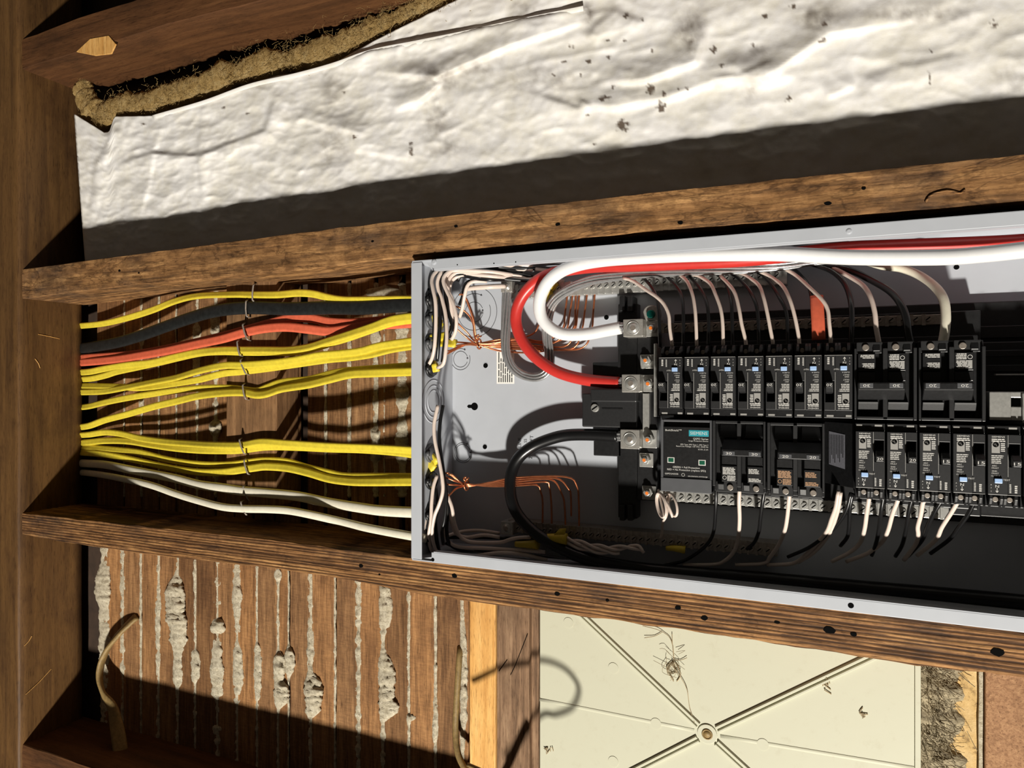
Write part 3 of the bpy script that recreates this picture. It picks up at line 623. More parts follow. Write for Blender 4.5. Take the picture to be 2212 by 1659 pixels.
def knock(x, y, rads, w=DB):
    q = PX(x, y, w); m = M()
    for k, r in enumerate(rads):
        m.ring(q[0], q[1], w, r, 0.4, 48, 20+40*k, 340+40*k)
        m.cyl(q[0]+r*math.cos(0.1+k), q[1]+r*math.sin(0.1+k), w, w+0.7, 1.1, 8)
    part(m, 'knockout_ring', 'grey_face', en, True)
knock(1024, 674, (13, 24, 33)); knock(995, 776, (10.5, 14)); knock(1000, 978, (11, 13.2))
for vv in (-36,):
    m = M()
    for r in (14, 20, 27): m.ring(1.6, -22, -48, r, 0.7, 48, plane='u')
    part(m, 'knockout_ring', 'panel', endw, True)
m = M(); m.ring(1.6, 62, -50, 18, 0.7, 40, plane='u'); part(m, 'knockout_ring', 'panel', endw, True)
# printing on the back plate
a0, b0 = PX(1073, 829, DB), PX(1111, 752, DB)
m = M(); m.box(a0[0], b0[0], a0[1], b0[1], DB, DB+0.15); stk = part(m, 'notice_sticker', 'sticker', en, label='white paper notice with rotated print')
m = M()
lines = ['If this device is to be mounted', 'and the center', 'before the', 'removable', 'on the', 'place', 'install']
for i, s_ in enumerate(lines):
    uu = a0[0]+3.2+(b0[0]-a0[0]-5)*i/6.5; ln = (b0[1]-a0[1])*(0.9 if i == 0 else 0.72)
    m.bars(a0[1]+2, a0[1]+2+ln, uu-0.9, uu+0.9, DB+0.25, 1, 0.8, 0.1, vert=True)
part(m, 'fine_print', 'blackprint', stk)
m = M()
def rtext(s_, x, y, h):
    q = PX(x, y, DB); m.text(s_, q[0], q[1], DB+0.15, h, 90)
rtext('LINE', 1122.5, 956, 4.4); rtext('FT', 1148.5, 946, 4.6); rtext('2', 1146, 989, 4.6); rtext('SS', 1135, 952, 4.0)
part(m, 'printed_lettering', 'blackprint', en)
m = M(); q = PX(1131, 796, DB); m.text('BO', q[0], q[1], DB+0.4, 5, 90); part(m, 'stamped_lettering', 'panel', en)
# cable connectors in the end wall
ENT = [(648, 'first'), (690, 'x'), (741, 'x'), (795, 'x'), (978, 'x'), (1036, 'x'), (1108, 'x'), (1160, 'x')]
for i, (y, _) in enumerate(ENT):
    v = PX(922, y, -38)[1]; m = M(); m.cylu(-10, 9, v, -38, 9.5, 18); m.ring(4, v, -38, 10.5, 2.0, 24, plane='u'); m.box(3, 8, v-3, v+3, -29, -25)
    nm = ['top yellow cable', 'upper yellow pair', 'second yellow pair', 'third yellow pair', 'fourth yellow pair', 'lowest yellow pair', 'thicker white cable', 'thinner white cable'][i]
    solo(m, 'cable_connector', 'grey_face' if i in (1, 2, 4) else 'black', 'dark plastic connector holding the '+nm+' in the panel end wall', 'connector', 'connectors in the end wall', True)
# ------------------------------------------------------------------ bus base, lugs and terminal bars
bs = thing('bus_base', 'black plastic base frame with metal lugs carrying the breakers', 'bus assembly', (420, -30, DB))
m = M(); m.box(296, UE-20, -136, 80, -97, -89); m.box(300, 590, -126, 70, -89, -66); m.box(590, UE-20, -126, 40, -89, -70); m.box(302, 586, -118, 46, -66, -55); part(m, 'base_pan', 'black', bs, bev=1)
m = M()
def pbox(m, x0, x1, y0, y1, w0, w1):
    a, b = PX(x0, y1, w1), PX(x1, y0, w1); return m.box(a[0], b[0], a[1], b[1], w0, w1)
pbox(m, 1335, 1376, 655, 1118, -97, -80); part(m, 'cross_bar', 'black', bs, bev=1)
m = M(); pbox(m, 1376, 1420, 690, 1080, -97, -78); part(m, 'lug_bed', 'black', bs, bev=1)
m = M(); pbox(m, 1280, 1338, 782, 812, -97, -80); part(m, 'bracket_arm', 'black', bs, bev=1)
m = M(); pbox(m, 1282, 1342, 948, 984, -97, -80); part(m, 'bracket_arm', 'black', bs, bev=1)
m = M(); pbox(m, 1257, 1375, 850, 922, -97, -66); pbox(m, 1275, 1375, 840, 868, -97, -60); part(m, 'main_block', 'black_face', bs, bev=1.5)
m = M(); pbox(m, 1300, 1345, 882, 884, -67, -65.4); part(m, 'moulded_line', 'black', bs)
def screw(m, u, v, w, r, h=1.6, ang=0.5, n=14):
    m.cyl(u, v, w, w+h, r, n, r*0.86)
    c, s_ = math.cos(ang), math.sin(ang); k = r*0.75; t = r*0.16
    return m
def slot(m, u, v, w, r, ang):
    c, s_ = math.cos(ang), math.sin(ang); k = r*0.75; t = r*0.17
    m.add([(u+c*k-s_*t, v+s_*k+c*t, w), (u-c*k-s_*t, v-s_*k+c*t, w), (u-c*k+s_*t, v-s_*k-c*t, w), (u+c*k+s_*t, v+s_*k-c*t, w)], [(0, 1, 2, 3)]); return m
q = PX(1285, 881, -65); o = part(screw(M(), q[0], q[1], -66, 5.2, 2.2), 'screw', 'zinc', bs, bev=0.3); part(slot(M(), q[0], q[1], -63.7, 5.2, 0.6), 'slot', 'pit', o)
for x, y in ((1344, 656), (1361, 656), (1344, 1108), (1361, 1108)):
    q = PX(x, y, -74); m = M(); m.box(q[0]-3.2, q[0]+3.2, q[1]-9, q[1]+9, -96, -73); part(m, 'latch_clip', 'black', bs, bev=1.2)
LUGS = [('white', 1346, 1388.6, 688.5, 728), ('red', 1343, 1382, 808.6, 847.6), ('black', 1340, 1381, 928.6, 969)]
WL = -58
for nm, x0, x1, y0, y1 in LUGS:
    a, b = PX(x0, y1, WL), PX(x1, y0, WL); cu_, cv_ = (a[0]+b[0])/2, (a[1]+b[1])/2
    m = M(); m.box(a[0], b[0], a[1], b[1], -88, WL); lg = part(m, 'lug', 'alu', bs, bev=0.7)
    m = M(); m.cyl(cu_, cv_, WL-0.1, WL+0.7, 6.7, 28); m.ring(cu_, cv_, WL+0.4, 7.3, 0.7, 32); sc_ = part(m, 'set_screw', 'zinc', lg, True)
    m = M(); m.cyl(cu_, cv_, WL+0.6, WL+0.85, 3.4, 6); part(m, 'hex_socket', 'dull', lg)
    c2 = b[0]+8.3
    m = M(); m.box(b[0]+0.3, b[0]+16.5, a[1]+0.5, b[1]-0.5, -84, -72); tb = part(m, 'bolt_pad', 'zinc', bs, bev=0.6)
    m = M(); m.cyl(c2, cv_, -72, -66, 6.0, 6); m.cyl(c2, cv_, -66, -62, 3.3, 16); part(m, 'bolt', 'zinc', tb, bev=0.4)
    m = M(); m.cyl(c2-0.3, cv_-0.5, -62, -61.6, 2.0, 12); part(m, 'thread_end', 'orange_tip', tb)
for x, y in ((1396, 779), (1394, 993), (1400, 1064)):
    q = PX(x, y, -72); m = M(); m.box(q[0]-8, q[0]+8, q[1]-9, q[1]+7, -86, -76); tb = part(m, 'bolt_pad', 'zinc', bs, bev=0.6)
    m = M(); m.cyl(q[0], q[1], -76, -70, 5.6, 6); m.cyl(q[0], q[1], -70, -66, 3, 14); part(m, 'bolt', 'zinc', tb, bev=0.4)
    m = M(); m.cyl(q[0], q[1], -66, -65.6, 1.9, 12); part(m, 'thread_end', 'orange_tip', tb)
q = PX(1404, 676, -66); m = M(); m.cyl(q[0], q[1], -84, -72, 9.5, 24); tb = part(m, 'ground_tab', 'alu', bs, bev=0.5)
part(screw(M(), q[0], q[1]-1, -72, 5.2, 4), 'ground_screw', 'green_screw', tb, bev=0.5)
a, b = PX(1412, 900, -44), PX(1420, 742, -44); m = M(); m.box(a[0], b[0], a[1], b[1], -66, -44); part(m, 'bus_strip', 'zinc', bs, bev=0.5)
a, b = PX(1388, 930, -72), PX(1402, 850, -72); m = M(); m.box(a[0], b[0], a[1], b[1], -80, -72); part(m, 'bus_strip', 'zinc', bs, bev=0.5)
m = M(); m.box(588, 604, -32, -7, -66, -14); m.box(604, UE-25, -32, -20, -66, -15); m.box(604, UE-25, -12, -7, -66, -16); m.box(600, UE-25, 8, 9.4, -66, -56); part(m, 'bus_strip', 'zinc', bs, bev=0.6)
for k in range(3):
    m = M(); m.box(612+k*26, 618+k*26, -34, -8, -20, -12); part(m, 'bus_stab', 'zinc', bs, bev=0.6)
m = M(); m.box(588, UE-25, 12, 18, -70, -62); m.box(588, UE-25, 26, 32, -70, -66); m.box(588, UE-25, 44, 56, -89, -82); part(m, 'base_rail', 'black', bs, bev=0.8)
def tbar(label, x0, x1, v0, v1, w0, w1, pitch, mat, xs0=None, lug=None, skip=0, r=3.2):
    a, b = PX(x0, 0, w1)[0], PX(x1, 0, w1)[0]
    t = thing('terminal_bar', label, 'terminal bar', (a, v0, w0), 'terminal bars')
    m = M(); m.box(a, b, v0, v1, w0, w1); part(m, 'bar', mat, t, bev=0.6)
    cv_ = (v0+v1)/2+ (1 if v0 > 0 else -1); u = a+pitch*0.7; k = 0; me = mo = None
    while u < b-pitch*0.4:
        if me is None:
            an = ANCH[t.name]
            o = part(screw(M(), u, cv_, w1, r, 2.0, n=12), 'screw', mat, t); s2 = part(slot(M(), u, cv_, w1+2.05, r, 0.7), 'slot', 'pit', o); me = o; u0 = u
        else:
            o = me.copy(); COL.objects.link(o); o.parent = t; o.location = (0, 0, -(u-u0)*S)
            s2 = me.children[0].copy(); COL.objects.link(s2); s2.parent = o
        u += pitch; k += 1
    n = int((b-a)/pitch)
    m = M()
    for i in range(n):
        uu = a+pitch*(0.2+i); m.box(uu, uu+pitch*0.32, min(v0, v1)-0.4 if v0 < 0 else v0-0.4, max(v0, v1)+0.4, w1-0.6, w1+1.3)
    part(m, 'divider_ridges', mat, t, kind='stuff')
    if lug:
        x, y, h = lug; q = PX(x, y, w1+8); m = M(); m.box(q[0]-h, q[0]+h, q[1]-h, q[1]+h, w0, w1+8); lg = part(m, 'lug', 'alu', t, bev=0.7)
        m = M(); m.cyl(q[0], q[1], w1+7.9, w1+8.8, h*0.6, 24); m.ring(q[0], q[1], w1+8.3, h*0.64, 0.6, 28); part(m, 'set_screw', 'zinc', lg, True)
        m = M(); m.cyl(q[0], q[1], w1+8.7, w1+9.0, h*0.3, 6); part(m, 'hex_socket', 'dull', lg)
    return t
vA = PX(1400, 629, -80)[1]
tbar('long terminal bar with bright screws behind the bare stranded cable, near the upper wall', 1100, 1700, vA, vA+17, -97, -82, 8.6, 'zinc', lug=(1094, 618, 7.6))
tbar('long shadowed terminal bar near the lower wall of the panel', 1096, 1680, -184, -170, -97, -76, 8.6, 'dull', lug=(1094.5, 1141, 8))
tbar('terminal bar with bright screws along the outer ends of the lower breakers', 1425, 2050, -129, -118, -66, -56, 8.9, 'zinc', r=3.4)
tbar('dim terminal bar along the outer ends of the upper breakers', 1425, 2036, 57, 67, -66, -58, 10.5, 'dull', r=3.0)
# ------------------------------------------------------------------ breakers (built for the lower row, turned round for the upper)
FT = 0.0
def arc_breaker(rating, name_label, anchor, rot, group):
    t = thing('circuit_breaker', name_label, 'breaker', anchor, group, rot)
    an = ANCH[t.name]; 
    ANCH[t.name] = (0, 0, 0)
    m = M(); m.box(0.3, 25.1, -72, -0.3, -54, -15); m.box(0.3, 25.1, -7.5, -0.3, -15, -7); part(m, 'body', 'black', t, bev=0.5)
    m = M(); m.box(0.4, 15.0, -60, -7.6, -15, -2); m.box(15.0, 24.6, -15.5, -7.6, -15, -2.6); m.box(15.0, 24.6, -60, -35.5, -15, -2.6); m.box(15, 16.2, -36, -15, -15, -2.6); m.box(23.6, 24.6, -36, -15, -15, -2.6)
    fc = part(m, 'face', 'black_face', t, bev=0.35)
    m = M(); m.box(16.2, 23.6, -35.5, -15.5, -15, -12); part(m, 'toggle_recess', 'pit', t)
    m = M(); m.prof([(-30, -12), (-23, -12), (-25, 2), (-29, 8), (-34.2, 8), (-34.8, 3), (-33, -6)], 16.8, 23.2); tg = part(m, 'toggle', 'black_face', t, bev=0.5)
    m = M(); m.text(rating, 20, -31.7, 8.1, 2.5, 0, 5.2); part(m, 'rating_number', 'print', tg)
    m = M(); m.box(5, 10.8, -49.6, -45.4, -3, 0.4); part(m, 'test_button', 'blue', t, bev=0.5)
    m = M(); m.box(1.2, 6, -3.4, -1.6, -7.2, -6.7); m.box(16.5, 22.5, -3.2, -1.5, -7.2, -6.8); part(m, 'end_label', 'greyprint', t)
    z = -1.85
    m = M(); m.text('SIEMENS', 8.0, -9.6, z, 1.5, 0, 9.5); m.bars(3.2, 13.2, -14.0, -11.0, z, 2, 0.6, 0.1)
    m.bars(9.9, 13.4, -22.5, -14.6, z, 5, 0.6, 0.2); m.bars(3.0, 12.6, -33.0, -25.2, z, 5, 0.5, 0.3)
    m.text('ARC', 5.2, -34.7, z, 1.2, 0, 3.6); m.text('FAULT', 5.8, -36.6, z, 1.2, 0, 5); m.text('GND', 5.2, -39.3, z, 1.2, 0, 3.8); m.text('FAULT', 5.8, -41.2, z, 1.2, 0, 5); m.text('CLASS A', 6, -43.5, z, 1.1, 0, 6.4)
    m.text('N', 7.2, -52.4, z, 2.3, 0, 2.7); m.box(6.95, 7.35, -56.8, -53.8, z-.05, z); m.add([(5.9, -56.3, z), (8.4, -56.3, z), (7.15, -58, z)], [(0, 1, 2)])
    m.text('TEST', 14.0, -46.6, z+0.2, 1.3, 0, 5)
    m.text('A', 2.8, -51.2, z, 1.1); m.text('7', 2.8, -54, z, 1.1); m.text('2', 2.8, -56.8, z, 1.1)
    m.bars(16.2, 17.6, -58, -50, z-.6, 6, 0.6, 0.1); m.bars(20.0, 22, -58, -51, z-.6, 4, 0.7, 0.1)
    m.box(0.8, 24.2, -59.7, -59.5, z-.7, z-.1); m.box(15, 15.2, -44, -8, z-.3, z)
    part(m, 'printed_text', 'print', t)
    m = M(); n = 14; poly = [(3.2, -23.6), (3.2, -16.2)]+[(6.2-3.0*math.cos(math.pi*i/n), -16.2+3.0*math.sin(math.pi*i/n)) for i in range(1, n)]+[(9.2, -16.2), (9.2, -23.6)]
    m.add([(p[0], p[1], z-.05) for p in poly], [tuple(range(len(poly)))]); bd = part(m, 'badge', 'greyprint', t)
    m = M(); m.cyl(6.2, -16.3, z-.06, z, 2.3, 18); part(m, 'badge_disc', 'pit', bd)
    m = M(); m.text('U', 5.5, -15.9, z+.06, 1.6); m.text('L', 6.9, -16.8, z+.06, 1.6); m2 = M(); part(m, 'badge_letters', 'greyprint', bd)
    for a_ in (7.5, 18):
        m = M(); m.prof([(-60, -15), (-60, -8), (-64, -6), (-69, -9), (-72, -15)], a_-5.2, a_-2.6); m.prof([(-60, -15), (-60, -8), (-64, -6), (-69, -9), (-72, -15)], a_+2.6, a_+5.2); part(m, 'terminal_cheek', 'black_face', t, bev=0.5)
        m = M(); m.cyl(a_, -65, -15, -11, 2.4, 12); part(m, 'terminal_screw', 'dull', t, bev=0.4)
    ANCH[t.name] = an
    return t
UTOP = [296.5+26.15*k for k in range(13)]; UBOT = [299.5+25.9*k for k in range(16)]
V_T, V_B = -32.6, -36.2
ordn = ['first', 'second', 'third', 'fourth', 'fifth', 'sixth', 'seventh']
proto = None
AB = []
for k in range(7):
    lb = '%s single breaker of the upper row counted from the lugs, marked 20 upside down' % ordn[k]
    an = (UTOP[k]+25.6, V_T, 0)
    if proto is None:
        proto = arc_breaker('20', lb, an, math.pi, 'single breakers, upper row'); o = proto
    else:
        o = copy_tree(proto, None, W(*an)); o['label'] = lb
    AB.append(o)
p15 = None; p20b = None
for k in range(7, 13):
    rate = '20' if k < 9 else '15'; j = k-7
    lb = ['first single breaker of the lower row, marked 20, beside the grey foil sticker', 'second single breaker of the lower row, marked 20', 'third single breaker of the lower row, marked 15', 'fourth single breaker of the lower row, marked 15', 'fifth single breaker of the lower row, just inside the frame edge', 'sixth single breaker of the lower row, cut off by the frame edge'][j]
    an = (UBOT[k], V_B, 0)
    if rate == '20':
        o = copy_tree(proto, None, W(*an), (0, 0, 0))
    elif p15 is None:
        p15 = o = arc_breaker('15', lb, an, 0.0, 'single breakers, lower row')
    else: o = copy_tree(p15, None, W(*an))
    o['label'] = lb; o['group'] = 'single breakers, lower row'; ANCH[o.name] = (UBOT[k], V_B, 0)
    if k == 7:
        m = M(); v0_, v1_ = V_B-62, V_B-1
        wp = [(452, -64), (454, -42), (480.0, -10), (480.6, -10), (480.6, -64)]
        m.add([(u, v0_, w) for u, w in wp]+[(u, v1_, w) for u, w in wp], [tuple(range(5)), tuple(range(5, 10))]+[(i, (i+1) % 5, (i+1) % 5+5, i+5) for i in range(5)])
        part(m, 'added_wing', 'black', o, bev=0.6)  # made-up wing under the sticker, sloped so the lamp lights it
        def onw(t, v): return (454+26*t-0.2, v, -42+32*t+0.2)
        m = M(); C4 = [(0.18, -46.5), (0.72, -48.5), (0.72, -81.5), (0.18, -79.0)]; m.add([onw(*c) for c in C4], [(0, 1, 2, 3)])
        sk = part(m, 'side_sticker', 'greysticker', o, label='grey foil sticker with fine print'); m = M()
        for i in range(9):
            t = 0.21+0.054*i; e = -79.5+12*((i*37) % 10)/10
            m.add([tuple(np.add(onw(*c), (-0.1, 0, 0.05))) for c in ((t, -49.5), (t+0.022, -49.5), (t+0.022, e+1.5), (t, e+1.5))], [(0, 1, 2, 3)])
        part(m, 'fine_print', 'blackprint', sk)
def double_breaker(rating, lb, anchor, rot, group, pm, wide=51.0):
    t = thing('double_breaker', lb, 'breaker', anchor, group, rot); an = ANCH[t.name]; ANCH[t.name] = (0, 0, 0)
    m = M(); m.box(0.4, wide-0.4, -72, -0.3, -54, -13); part(m, 'body', 'black', t, bev=0.6)
    m = M(); m.box(0.4, 3.2, -66, -0.4, -13, -2); m.box(23.8, 27.8, -66, -0.4, -13, -2.4); m.box(wide-2.4, wide-0.4, -66, -0.4, -13, -2); m.box(3.2, wide-2.4, -3.2, -0.4, -13, -2.4); m.box(3.2, 23.8, -72, -61.5, -13, -6); m.box(27.8, wide-2.4, -72, -61.5, -13, -6)
    part(m, 'frame', 'black_face', t, bev=0.5)
    for a_ in (3.2, 27.8):
        m = M(); m.prof([(-3.4, -13), (-6, -11), (-15, -4.5), (-17, -4), (-17, -13)], a_+3.4, a_+20.4); m.box(a_+5.8, a_+20.4, -44.5, -36, -13, -5); m.box(a_+5.8, a_+20.4, -61.3, -45.2, -13, -3.6); part(m, 'bay_cover', 'black', t, bev=0.5)
        m = M(); m.prof([(-61.5, -6), (-64, -3.5), (-70, -6), (-72, -12)], a_+2, a_+8); part(m, 'terminal_cheek', 'black', t, bev=0.5)
        m = M(); m.cyl(a_+14, -67, -8, -4, 3, 12); part(m, 'terminal_screw', 'dull', t, bev=0.4)
    m = M(); m.prof([(-18, -12), (-19, -2), (-28, 9), (-34.2, 9), (-35, 4), (-34.5, -12)], 10.5, wide-3.2); hd = part(m, 'handle', 'black', t, bev=0.7)
    for a_ in (12.2, 36.2):
        m = M(); m.box(a_, a_+11, -34, -29.6, 8.8, 9.5); np_ = part(m, 'number_plate', 'grey_face', hd, bev=0.25)
        m = M(); m.text(rating, a_+5.4, -31.8, 9.62, 2.5, 0, 5.6); part(m, 'rating_number', 'print', np_)
    z = -3.4
    m = M(); m.bars(10.2, 22.6, -54.2, -46.8, z, 6, 0.6, 0.15); m.bars(14.5, 22.6, -60.4, -54.8, z, 4, 0.6, 0.1); m.ring(11.9, -57.2, z, 1.7, 0.25, 20)
    m.bars(34.8, 46.8, -52.5, -47.2, z, 4, 0.55, 0.4); m.bars(34.8, 46.8, -60.4, -56.6, z, 3, 0.55, 0.3)
    part(m, 'printed_text', pm, t)
    ANCH[t.name] = an; return t
double_breaker('30', 'double breaker marked 30 30 beside the surge protector, lower row', (UBOT[2], V_B, 0), 0.0, 'double breakers', 'print')
double_breaker('20', 'double breaker marked 20 20 with tan print, lower row', (UBOT[4], V_B-0.8, 0), 0.0, 'double breakers', 'tanprint', 52)
double_breaker('30', 'double breaker next to the seventh single breaker, upper row', (UTOP[9]-0.4, V_T-0.6, 0), math.pi, 'double breakers', 'print', 51.8)
double_breaker('20', 'double breaker fed by the thick cream wire, end of the upper row', (UTOP[11]-0.4, V_T-0.6, 0), math.pi, 'double breakers', 'print', 51.8)
# surge protector
sp = thing('surge_protector', 'grey framed surge protector with black printed label and two green indicators', 'surge protector', (UBOT[0], V_B, 0))
an = ANCH[sp.name]; ANCH[sp.name] = (0, 0, 0)
def zx(x): return (x-385)/9.22
def zy(y): return -(y-95)/9.43
m = M(); m.box(0.2, 51.4, zy(790), -0.2, -54, -12); part(m, 'body', 'black', sp, bev=0.6)
m = M(); m.box(0.2, 2.8, zy(790), -0.2, -12, -1.5); m.box(49.6, 51.4, zy(790), -0.2, -12, -1.5); m.box(2.8, 49.6, -2.6, -0.2, -12, -1.8); m.box(0.2, 51.4, zy(795), zy(662), -12, -1.2); part(m, 'frame', 'grey_face', sp, bev=0.6)
m = M(); m.box(3.0, 49.4, zy(658), zy(168), -12, -2.4); part(m, 'label_plate', 'black', sp, bev=0.3)
z = -2.2
m = M(); m.quad(zx(650), zx(832), zy(255), zy(196), z); tl = part(m, 'brand_field', 'teal', sp)
m = M(); m.text('SIEMENS', zx(741), zy(224), z+.1, 3.1, 0, 17); part(m, 'brand_letters', 'print', tl)
m = M()
def T(s_, x0, x1, y, h): m.text(s_, zx((x0+x1)/2), zy(y), z+.02, h, 0, (x1-x0)/9.22)
T('BoltShield™', 430, 583, 201, 2.0); T('QSPD Series', 690, 828, 279, 1.9); T('Surge Protective Device', 648, 828, 300, 1.3); T('SPD Type: SPD Type 1, SPD Type 2', 572, 828, 337, 1.3); T('Rated Line Voltage: 120 VAC, 50/60 Hz', 533, 828, 355, 1.3); T('SCCR: 22 kA', 735, 828, 378, 1.3)
T('GREEN = Full Protection', 500, 750, 556, 1.9); T('RED = No Protection (replace SPD)', 448, 806, 584, 1.9); T('QSPD2A035B', 425, 552, 624, 1.5); T('usa.siemens.com/surge', 642, 822, 638, 1.4)
m.ring(zx(597), zy(627), z, 1.5, 0.2, 20); part(m, 'printed_text', 'print', sp)
for x in (483, 772):
    m = M(); y = 491 if x == 483 else 504
    for k in range(1): m.quad(zx(x-33), zx(x+33), zy(y+27), zy(y-27), z+.05)
    fr = part(m, 'indicator_frame', 'print', sp); m = M(); m.box(zx(x-25), zx(x+25), zy(y+19), zy(y-19), z, z+.2); part(m, 'indicator', 'led', fr)
ANCH[sp.name] = an
# ------------------------------------------------------------------ cables from the top plate to the panel
WC = [(150, -114), (185, -106), (250, -95), (400, -72), (480, -59), (600, -59), (720, -56), (850, -42), (900, -38), (1000, -37)]
def cable(name, mat, pts, label, r, dw=0.0, inside=(), group=None, sq=2.6, tw=0.0, start=True, late=0.0):
    P = []
    if start: P.append(PX(pts[0][0]-34, pts[0][1]+(pts[0][1]-pts[1][1])*0.3, interp(WC, pts[0][0]-34)+min(dw, 0)*0.5-6))
    P += [PX(x, y, interp(WC, x)+dw*min(1.0, max(0.0 if dw > 0 else 0.5, (x-190)/120))*(1.0 if x < 700 else 0.7)+late*min(1.0, max(0.0, (x-640)/110))) for x, y in pts]+[PX(x, y, w) for x, y, w in inside]
    return solo(M().tube(P, r, 20, 5, flat=(0, 1, 0), sq=sq, twist=tw, groove=0.26 if mat in ('yellow', 'orange') else 0.0), name, mat, label, 'cable', group, smooth=True)
GY = 'yellow cables between top plate and panel'
YR = (5.3, 2.7)
cable('yellow_cable', 'yellow', [(185, 703), (228, 698), (278, 686), (329, 670), (380, 650), (430, 639), (506, 636), (544, 636.5), (598, 636.5), (643, 633), (677, 635), (711, 643), (745, 648), (802, 648), (870, 647), (900, 648)], 'single yellow cable running highest, just under the upper stud', YR, inside=[(926, 648, -38), (944, 650, -40)], group=GY, tw=lambda t: 0.5*math.sin(t*9))
cable('black_cable', 'blackflat', [(197, 750), (253, 740), (304, 725), (354, 707), (405, 689), (456, 674), (506, 666.6), (557, 665), (621, 667), (711, 665), (779, 665), (836, 661), (895, 657)], 'wide flat black cable between the top yellow cable and the orange cables', (9.4, 4.2), inside=[(924, 660, -36), (940, 664, -38)])
GO = 'orange cables'
cable('orange_cable', 'orange', [(192, 782), (253, 776), (304, 768), (354, 759), (430, 742.5), (481, 732), (530, 718), (576, 709), (621, 706.6), (666, 711), (711, 715.6), (756, 710), (802, 702), (847, 700), (900, 697)], 'lower of the two orange cables, in front of the other', (6.6, 3.2), 2, [(924, 700, -52)], GO, late=-11)
cable('orange_cable', 'orange', [(192, 772), (304, 763), (430, 738), (530, 713), (576, 700), (621, 688), (643, 686), (677, 688.5), (711, 695), (756, 697.5), (802, 695), (847, 691), (900, 689)], 'upper of the two orange cables, arching behind the other', (6.4, 3.0), -4.5, [(924, 694, -56)], GO, late=-11)
PA = [([(193, 803), (228, 796), (278, 788), (329, 783), (380, 771), (430, 761), (481, 756), (530, 756), (576, 756), (621, 756), (666, 750), (711, 736), (756, 722), (802, 707), (847, 691), (900, 684)], 'upper yellow cable of the pair just below the orange cables', 0, [(926, 686, -36), (940, 692, -34), (953, 700, -32)]),
      ([(197, 818), (228, 811), (253, 803), (304, 792), (354, 781), (430, 764), (481, 760), (530, 761), (621, 761), (666, 755), (711, 742), (756, 728), (802, 712), (847, 697), (900, 690)], 'lower yellow cable of the pair just below the orange cables', -6.4, [(926, 692, -40), (945, 698, -38), (955, 706, -36)]),
      ([(192, 847), (228, 845), (278, 836), (329, 826), (380, 816), (430, 801), (481, 790), (519, 789), (553, 787), (598, 783), (643, 777), (689, 768), (734, 764), (779, 758.6), (824, 747), (900, 736)], 'upper yellow cable of the second stapled yellow pair', 0, [(926, 732, -35), (950, 728, -32), (965, 725, -30)]),
      ([(195, 834), (253, 835), (304, 838), (380, 829), (430, 820), (481, 807), (519, 803), (576, 796), (643, 786), (711, 776), (756, 772), (802, 765), (847, 754), (900, 746)], 'lower yellow cable of the second stapled yellow pair', -6.4, [(926, 744, -38), (955, 740, -34), (984, 742, -30)]),
      ([(190, 878), (228, 869), (278, 859), (329, 851), (380, 844), (430, 839), (481, 838), (519, 841), (553, 845), (575, 838), (598, 829), (621, 824), (666, 820), (711, 808), (745, 801.5), (802, 797), (900, 790)], 'upper yellow cable of the third stapled yellow pair', -6.4, [(926, 789, -38), (940, 788, -36)]),
      ([(191, 920), (228, 907), (278, 894), (329, 879), (380, 867), (430, 855), (481, 849), (526, 848), (553, 853), (576, 851), (610, 840), (666, 831), (711, 820), (756, 809), (802, 806), (900, 802)], 'lower yellow cable of the third stapled yellow pair', 0, [(926, 797, -36), (946, 793, -33)]),
      ([(190, 939), (228, 934), (266, 938), (304, 947), (354, 954), (405, 958), (456, 961), (519, 961.5), (564, 954.6), (621, 958), (711, 963.6), (802, 967), (900, 973)], 'upper yellow cable of the fourth stapled pair, above the lowest pair', 0, [(922, 978, -38), (936, 988, -36), (944, 1000, -34)]),
      ([(186, 956), (228, 952), (278, 953), (329, 961), (380, 968), (430, 972), (481, 973), (519, 972), (576, 965), (643, 966), (711, 969), (779, 970.4), (847, 975), (900, 982)], 'lower yellow cable of the fourth stapled pair, above the lowest pair', -6.4, [(920, 990, -40), (930, 1002, -38), (938, 1014, -36)]),
      ([(190, 966), (210, 968), (253, 972), (304, 978), (354, 991), (405, 1000), (456, 1004), (506, 1003), (541, 998), (576, 995), (621, 998), (666, 1011), (711, 1022), (745, 1029), (802, 1030), (900, 1031)], 'upper yellow cable of the lowest stapled yellow pair', -6.4, [(922, 1034, -40), (934, 1037, -38)]),
      ([(190, 978), (228, 982), (278, 991), (329, 1002.5), (380, 1013), (430, 1020), (481, 1020), (519, 1015), (553, 1010), (576, 1007.7), (621, 1011), (666, 1021), (711, 1034), (756, 1040), (802, 1041), (900, 1040)], 'lower yellow cable of the lowest stapled yellow pair', 0, [(922, 1041, -37), (937, 1044, -35)])]
for i, (pts, lb, dw, ins) in enumerate(PA):
    cable('yellow_cable', 'yellow', pts, lb, YR if i not in (0, 5, 7, 9) else (5.7, 2.9), dw, ins, GY, tw=(lambda s: (lambda t: 0.45*math.sin(t*7+s)))(i*1.3))
cable('white_cable', 'cream', [(187, 1001), (228, 1004), (278, 1014), (329, 1024), (380, 1034), (430, 1047), (481, 1054), (519, 1060), (576, 1065), (643, 1072), (711, 1086), (779, 1097), (824, 1103), (900, 1107)], 'thicker white cable below the yellow cables', (6.9, 4.4), 12, [(926, 1107, -37)], 'white cables', 2.2)
cable('white_cable', 'cream', [(187, 1021.5), (228, 1027), (278, 1037), (329, 1049), (380, 1067), (430, 1082), (481, 1095), (526, 1099), (576, 1100), (621, 1102.6), (666, 1110.6), (734, 1126), (802, 1142), (900, 1160)], 'thinner white cable running lowest, along the lower stud', (5.4, 3.6), 28, [(926, 1164, -37)], 'white cables', 2.2)
